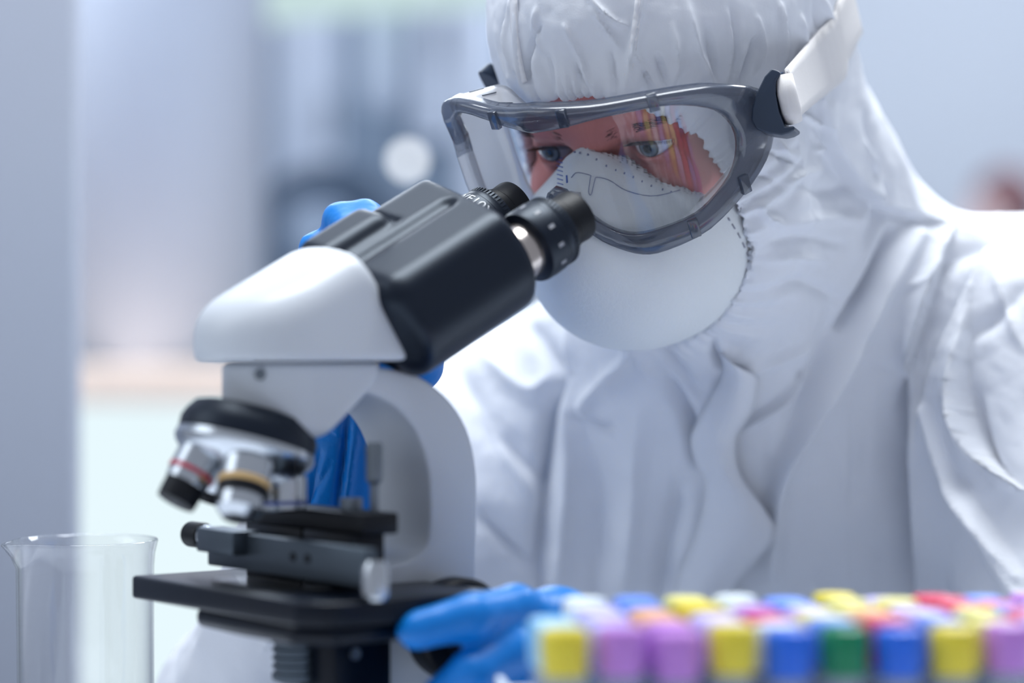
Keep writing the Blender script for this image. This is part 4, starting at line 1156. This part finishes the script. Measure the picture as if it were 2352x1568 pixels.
objective(math.pi, (0.0112, [('colour_ring', M_RED, 0.0114, 0.0114, 0.002), ('barrel', M_CHROME, 0.0105, 0.0100, 0.005), ('tip', M_RUBBER, 0.0098, 0.0094, 0.010), ('front_lens', M_GLASS, 0.003, 0.003, 0.0003)]), 'objective with red ring and black tip', 1.0)
objective(-0.15, (0.0122, [('barrel', M_CHROME, 0.0120, 0.0120, 0.005), ('colour_ring', M_BLUER, 0.0122, 0.0122, 0.0020), ('tip', M_CHROME, 0.0115, 0.0090, 0.0034)]), 'objective with blue ring', 0.75)
objective(-1.95, (0.0125, [('colour_ring', M_YELLOWR, 0.0127, 0.0122, 0.003), ('black_ring', M_RUBBER, 0.0120, 0.0116, 0.005), ('tip', M_CHROME, 0.0110, 0.0074, 0.011), ('front_lens', M_GLASS, 0.003, 0.003, 0.0003)]), 'objective with yellow and black rings', 1.0)
objective(1.5, (0.0118, [('barrel', M_CHROME, 0.0110, 0.0100, 0.006), ('tip', M_RUBBER, 0.0090, 0.0070, 0.006)]), 'objective with plain chrome barrel', 0.8)
# stage
SZ = -0.118
c_ = [(-0.030, 0.085), (-0.030, -0.072), (-0.022, -0.083), (-0.012, -0.087), (0.075, -0.080), (0.075, 0.085)]
V, Fc = prism([MP(u, v, SZ) for u, v in c_], Z1 * -0.0115)
stg = bevel(child('stage', V, Fc, M_STAGE, mic), 0.0018, 3, 30)
V, Fc = prism([MP(u, v, SZ - 0.0113) for u, v in [(-0.024, 0.030), (-0.027, -0.010), (-0.027, -0.062), (-0.014, -0.079), (0.068, -0.072), (0.068, 0.05), (0.0, 0.05)]], Z1 * -0.010)
bevel(child('stage_underplate', V, Fc, M_STAGE, stg), 0.004, 3, 30)
con = part(mic, 'condenser', [(0, 0), (0.0125, 0), (0.0125, -0.006)] + [q for k in range(4) for q in ((0.0125, -0.006 - 0.004 * k), (0.0112, -0.0065 - 0.004 * k), (0.0112, -0.0085 - 0.004 * k), (0.0125, -0.009 - 0.004 * k))] + [(0.0125, -0.024), (0.008, -0.026), (0, -0.026)], MP(0.012, -0.006, SZ - 0.0215), Z1, M_STEELD, 40)
bevel(child('stage_bracket', *box(MP(0.029, -0.022, -0.185), UD, VD, Z1, 0.0165, 0.016, 0.055), M_STAGE, mic), 0.002, 2)
part(mic, 'bracket_screw', [(0, 0), (0.003, 0), (0.003, 0.0012), (0.0012, 0.0012), (0, 0.0008)], MP(0.024, -0.0382, SZ - 0.031), -VD, M_STEEL, 20)
# mechanical slide carrier on the stage
car = child('slide_carrier', *box(MP(0.003, -0.012, SZ + 0.0145), UD, VD, Z1, 0.0035, 0.072, 0.0090), M_STEELD, mic); bevel(car, 0.001, 2)
part(car, 'carrier_knob', [(0, 0), (0.0062, 0), (0.0066, 0.001), (0.0066, 0.013), (0.0058, 0.014), (0, 0.014)], MP(0.003, 0.069, SZ + 0.0195), VD, M_RUBBER, 28)
part(car, 'knob_collar', [(0, 0), (0.0050, 0), (0.0056, 0.004), (0.0056, 0.009), (0, 0.009)], MP(0.003, 0.060, SZ + 0.0195), VD, M_CHROME, 28)
part(car, 'end_cap', [(0, 0), (0.0048, 0), (0.0062, 0.002), (0.0062, 0.0145), (0.0045, 0.018), (0, 0.0185)], MP(0.004, -0.086, SZ), Z1, M_CHROME, 28)
for v in (-0.035, -0.022, 0.035):
    part(car, 'carrier_screw', [(0, 0), (0.0022, 0), (0.0022, 0.0006), (0, 0.0006)], MP(-0.0005, v, SZ + 0.0155), -UD, M_RUBBER, 18)
clip = bevel(child('slide_clip', *box(MP(0.026, -0.004, SZ + 0.0320), UD, VD, Z1, 0.010, 0.054, 0.0050), M_RUBBER, mic), 0.0012, 2)
bevel(child('clip_post', *box(MP(0.024, -0.028, SZ + 0.0135), UD, VD, Z1, 0.008, 0.024, 0.0135), M_STAGE, clip), 0.001, 2)
bevel(child('clip_post', *box(MP(0.024, 0.024, SZ + 0.0135), UD, VD, Z1, 0.008, 0.026, 0.0135), M_STAGE, clip), 0.001, 2)
part(clip, 'clip_lever', [(0, 0), (0.0022, 0), (0.0022, 0.020), (0.0040, 0.022), (0.0042, 0.038), (0.0034, 0.040), (0, 0.040)], MP(0.030, -0.046, SZ + 0.030), Z1, M_STEEL, 24)
part(clip, 'clip_screw', [(0, 0), (0.0055, 0), (0.0055, 0.006), (0, 0.006)], MP(0.026, -0.032, SZ + 0.037), Z1, M_STEEL, 24)
bevel(child('carrier_plate', *box(MP(0.000, 0.040, SZ + 0.019), UD, VD, Z1, 0.008, 0.018, 0.006), M_STEELD, car), 0.001, 2)
child('glass_slide', *box(MP(0.0, 0.0, SZ + 0.001), UD, VD, Z1, 0.012, 0.036, 0.0006), M_GLASS, mic, False)
# focus knobs, lamp base
kn = part(mic, 'coarse_focus_knob', [(0, 0), (0.0215, 0), (0.0245, 0.002), (0.0255, 0.006), (0.0255, 0.016), (0.0240, 0.0185), (0.018, 0.0195), (0, 0.0195)], PL(1022, 1440, -0.034), -VD, M_RUBBER, 56)
part(kn, 'fine_focus_knob', [(0, 0.019), (0.0135, 0.019), (0.0145, 0.020), (0.0145, 0.030), (0.0125, 0.032), (0, 0.032)], PL(1022, 1440, -0.034), -VD, M_MBLACK, 40)
kf = part(mic, 'coarse_focus_knob', [(0, 0), (0.0215, 0), (0.0245, 0.002), (0.0255, 0.006), (0.0255, 0.016), (0.0240, 0.0185), (0.018, 0.0195), (0, 0.0195)], PL(1022, 1440, -0.034) + VD * 0.068, VD, M_RUBBER, 56)
bb = [(-0.070, 0.060), (-0.070, -0.060), (0.130, -0.070), (0.130, 0.070)]
V, Fc = prism([MP(u, v, -0.264) for u, v in bb], Z1 * 0.036)
bevel(child('base', V, Fc, M_MWHITE, mic), 0.010, 4, 30)
part(mic, 'lamp_collector', [(0, 0), (0.022, 0), (0.022, 0.012), (0.018, 0.014), (0, 0.014)], MP(0.004, 0.01, -0.230), Z1, M_MBLACK, 36)

# ================================================================== BEAKER
BC = np.array([(197 - 1176) / FPX * 1.33, 1.33, BENCH]); BR = 0.0372; BHt = -0.1095 + 0.265
bk_ = thing('beaker', 'empty clear glass beaker with pouring lip at the left edge', 'beaker', BC)
prof = [(0, 0.0), (BR * 0.9, 0.0), (BR, 0.006), (BR, 0.02), (BR, 0.08), (BR, BHt - 0.014), (BR + 0.0006, BHt - 0.007), (BR + 0.0018, BHt - 0.002), (BR + 0.0023, BHt), (BR + 0.0019, BHt + 0.0008), (BR + 0.0010, BHt + 0.0004), (BR - 0.0006, BHt - 0.006), (BR - 0.0011, BHt - 0.014), (BR - 0.0011, 0.08), (BR - 0.0011, 0.008), (BR * 0.88, 0.003), (0, 0.003)]
V, Fc = lathe(prof, BC, Z1, 72); V = np.array(V)
sp_dir = norm([-0.86, -0.5, 0]); r = V - BC
ang = np.arctan2(r[:, 1], r[:, 0]) - math.atan2(sp_dir[1], sp_dir[0]); ang = (ang + math.pi) % (2 * math.pi) - math.pi
lift = np.clip((r[:, 2] - (BHt - 0.022)) / 0.022, 0, 1) ** 1.6 * np.exp(-(ang / 0.26) ** 2) * (np.hypot(r[:, 0], r[:, 1]) > BR * 0.8)
V += sp_dir * (0.0085 * lift)[:, None] - Z1 * (0.001 * lift)[:, None]
fix_normals(child('vessel', V, Fc, M_BEAK, bk_))

# ================================================================== RACK OF CAPPED TUBES
RA = math.radians(5.5); RE = np.array([math.cos(RA), math.sin(RA), 0]); RB = np.array([-math.sin(RA), math.cos(RA), 0])
PIT = 0.0225; CAPZ = HC - 0.1135; NROW, NCOL = 6, 11
R0 = P(1296, 0, 0.955); R0[2] = 0
def RP(c, r, z): q = R0 + RE * (c * PIT) + RB * (r * 0.0228); q[2] = z; return q
ROWS = [
    ['yellow', 'purple', 'purple', 'yellow', 'blue', 'green', 'blue', 'yellow', 'purple', None, None],
    ['pale blue', 'lilac', 'purple', 'lilac', 'white', 'sky blue', 'red', 'sky blue', 'pale yellow', 'lilac', None],
    ['pale blue', 'lilac', 'orange', 'lilac', 'red', 'pale yellow', 'orange', 'lilac', 'pale yellow', 'red', None],
    [None, 'lilac', 'orange', 'yellow', 'purple', 'lilac', 'pale yellow', 'lilac', 'red', 'sky blue', 'red'],
    [None, 'white', 'sky blue', 'yellow', 'white', 'sky blue', 'pale yellow', 'pale yellow', 'red', 'red', 'lilac'],
    [None, 'white', 'sky blue', 'pale yellow', 'white', 'sky blue', 'yellow', 'lilac', 'red', 'sky blue', 'purple']]
ORD = ['first', 'second', 'third', 'fourth', 'fifth', 'sixth', 'seventh', 'eighth', 'ninth', 'tenth']
RN = ['front row', 'second row', 'third row', 'fourth row', 'fifth row', 'back row']
capV, capF = lathe([(0, 0.0215), (0.0070, 0.0215), (0.0088, 0.0210), (0.0098, 0.0195), (0.0099, 0.013), (0.0091, 0.0025), (0.0083, 0.002), (0.0080, 0.006), (0, 0.006)], (0, 0, 0), Z1, 28)
bodV, bodF = lathe([(0.0079, 0.004), (0.0079, -0.085), (0.0070, -0.100), (0.004, -0.112), (0, -0.114), (0, -0.1125), (0.0035, -0.110), (0.0064, -0.099), (0.0071, -0.085), (0.0071, 0.004), (0.0079, 0.004)], (0, 0, 0), Z1, 24)
meshes = {}
def shared(name, V, Fc, mat):
    o = mk(name, V, Fc, mat); sharp(o, 40); me = o.data; bpy.data.objects.remove(o); return me
me_body = shared('tube_body', bodV, bodF, M_TUBE)
for k, m_ in CAPS.items(): meshes[k] = shared('cap_' + k.replace(' ', '_'), capV, capF, m_)
for r in range(NROW):
    for c in range(NCOL):
        jit = RNG.rand(3)
        col_ = ROWS[r][c]
        if col_ is None: continue
        t = thing('test_tube', '%s-capped test tube, %s from the left in the rack\'s %s' % (col_, ORD[sum(q is not None for q in ROWS[r][:c])], RN[r]), 'test tube', RP(c, r, CAPZ - 0.0215 + 0.0025 * (jit[2] - 0.5)), 'capped test tubes in the white rack')
        for nm, me in (('tube_body', me_body), ('cap', meshes[col_])):
            o = bpy.data.objects.new(nm, me); COL.objects.link(o); o.parent = t
rk = thing('tube_rack', 'white plastic rack holding rows of bright-capped test tubes', 'rack', RP(5, 2.5, BENCH))
def lattice(z, h):
    V, Fc = [], []
    def add(c, ax, ay, hx, hy):
        v, f = box(c, ax, ay, Z1, hx, hy, h); Fc.extend(tuple(i + len(V) for i in q) for q in f); V.extend(v)
    for r in range(NROW + 1): add(RP(5, r - 0.5, z), RE, RB, PIT * 5.65, 0.0026)
    for c in range(NCOL + 1): add(RP(c - 0.5, 2.5, z), RE, RB, 0.0026, 0.0228 * 3.1)
    return V, Fc
child('top_grid', *lattice(CAPZ - 0.042, 0.0018), M_RACK, rk, False)
child('middle_grid', *lattice(CAPZ - 0.095, 0.0015), M_RACK, rk, False)
bevel(child('base_plate', *box(RP(5, 2.5, BENCH + 0.004), RE, RB, Z1, PIT * 5.75, 0.0228 * 3.2, 0.003), M_RACK, rk), 0.001, 2)
for c in (-0.62, 10.62):
    bevel(child('end_wall', *box(RP(c, 2.5, (BENCH + CAPZ - 0.036) / 2), RE, RB, Z1, 0.0016, 0.0228 * 3.2, (CAPZ - 0.036 - BENCH) / 2), M_RACK, rk), 0.001, 2)
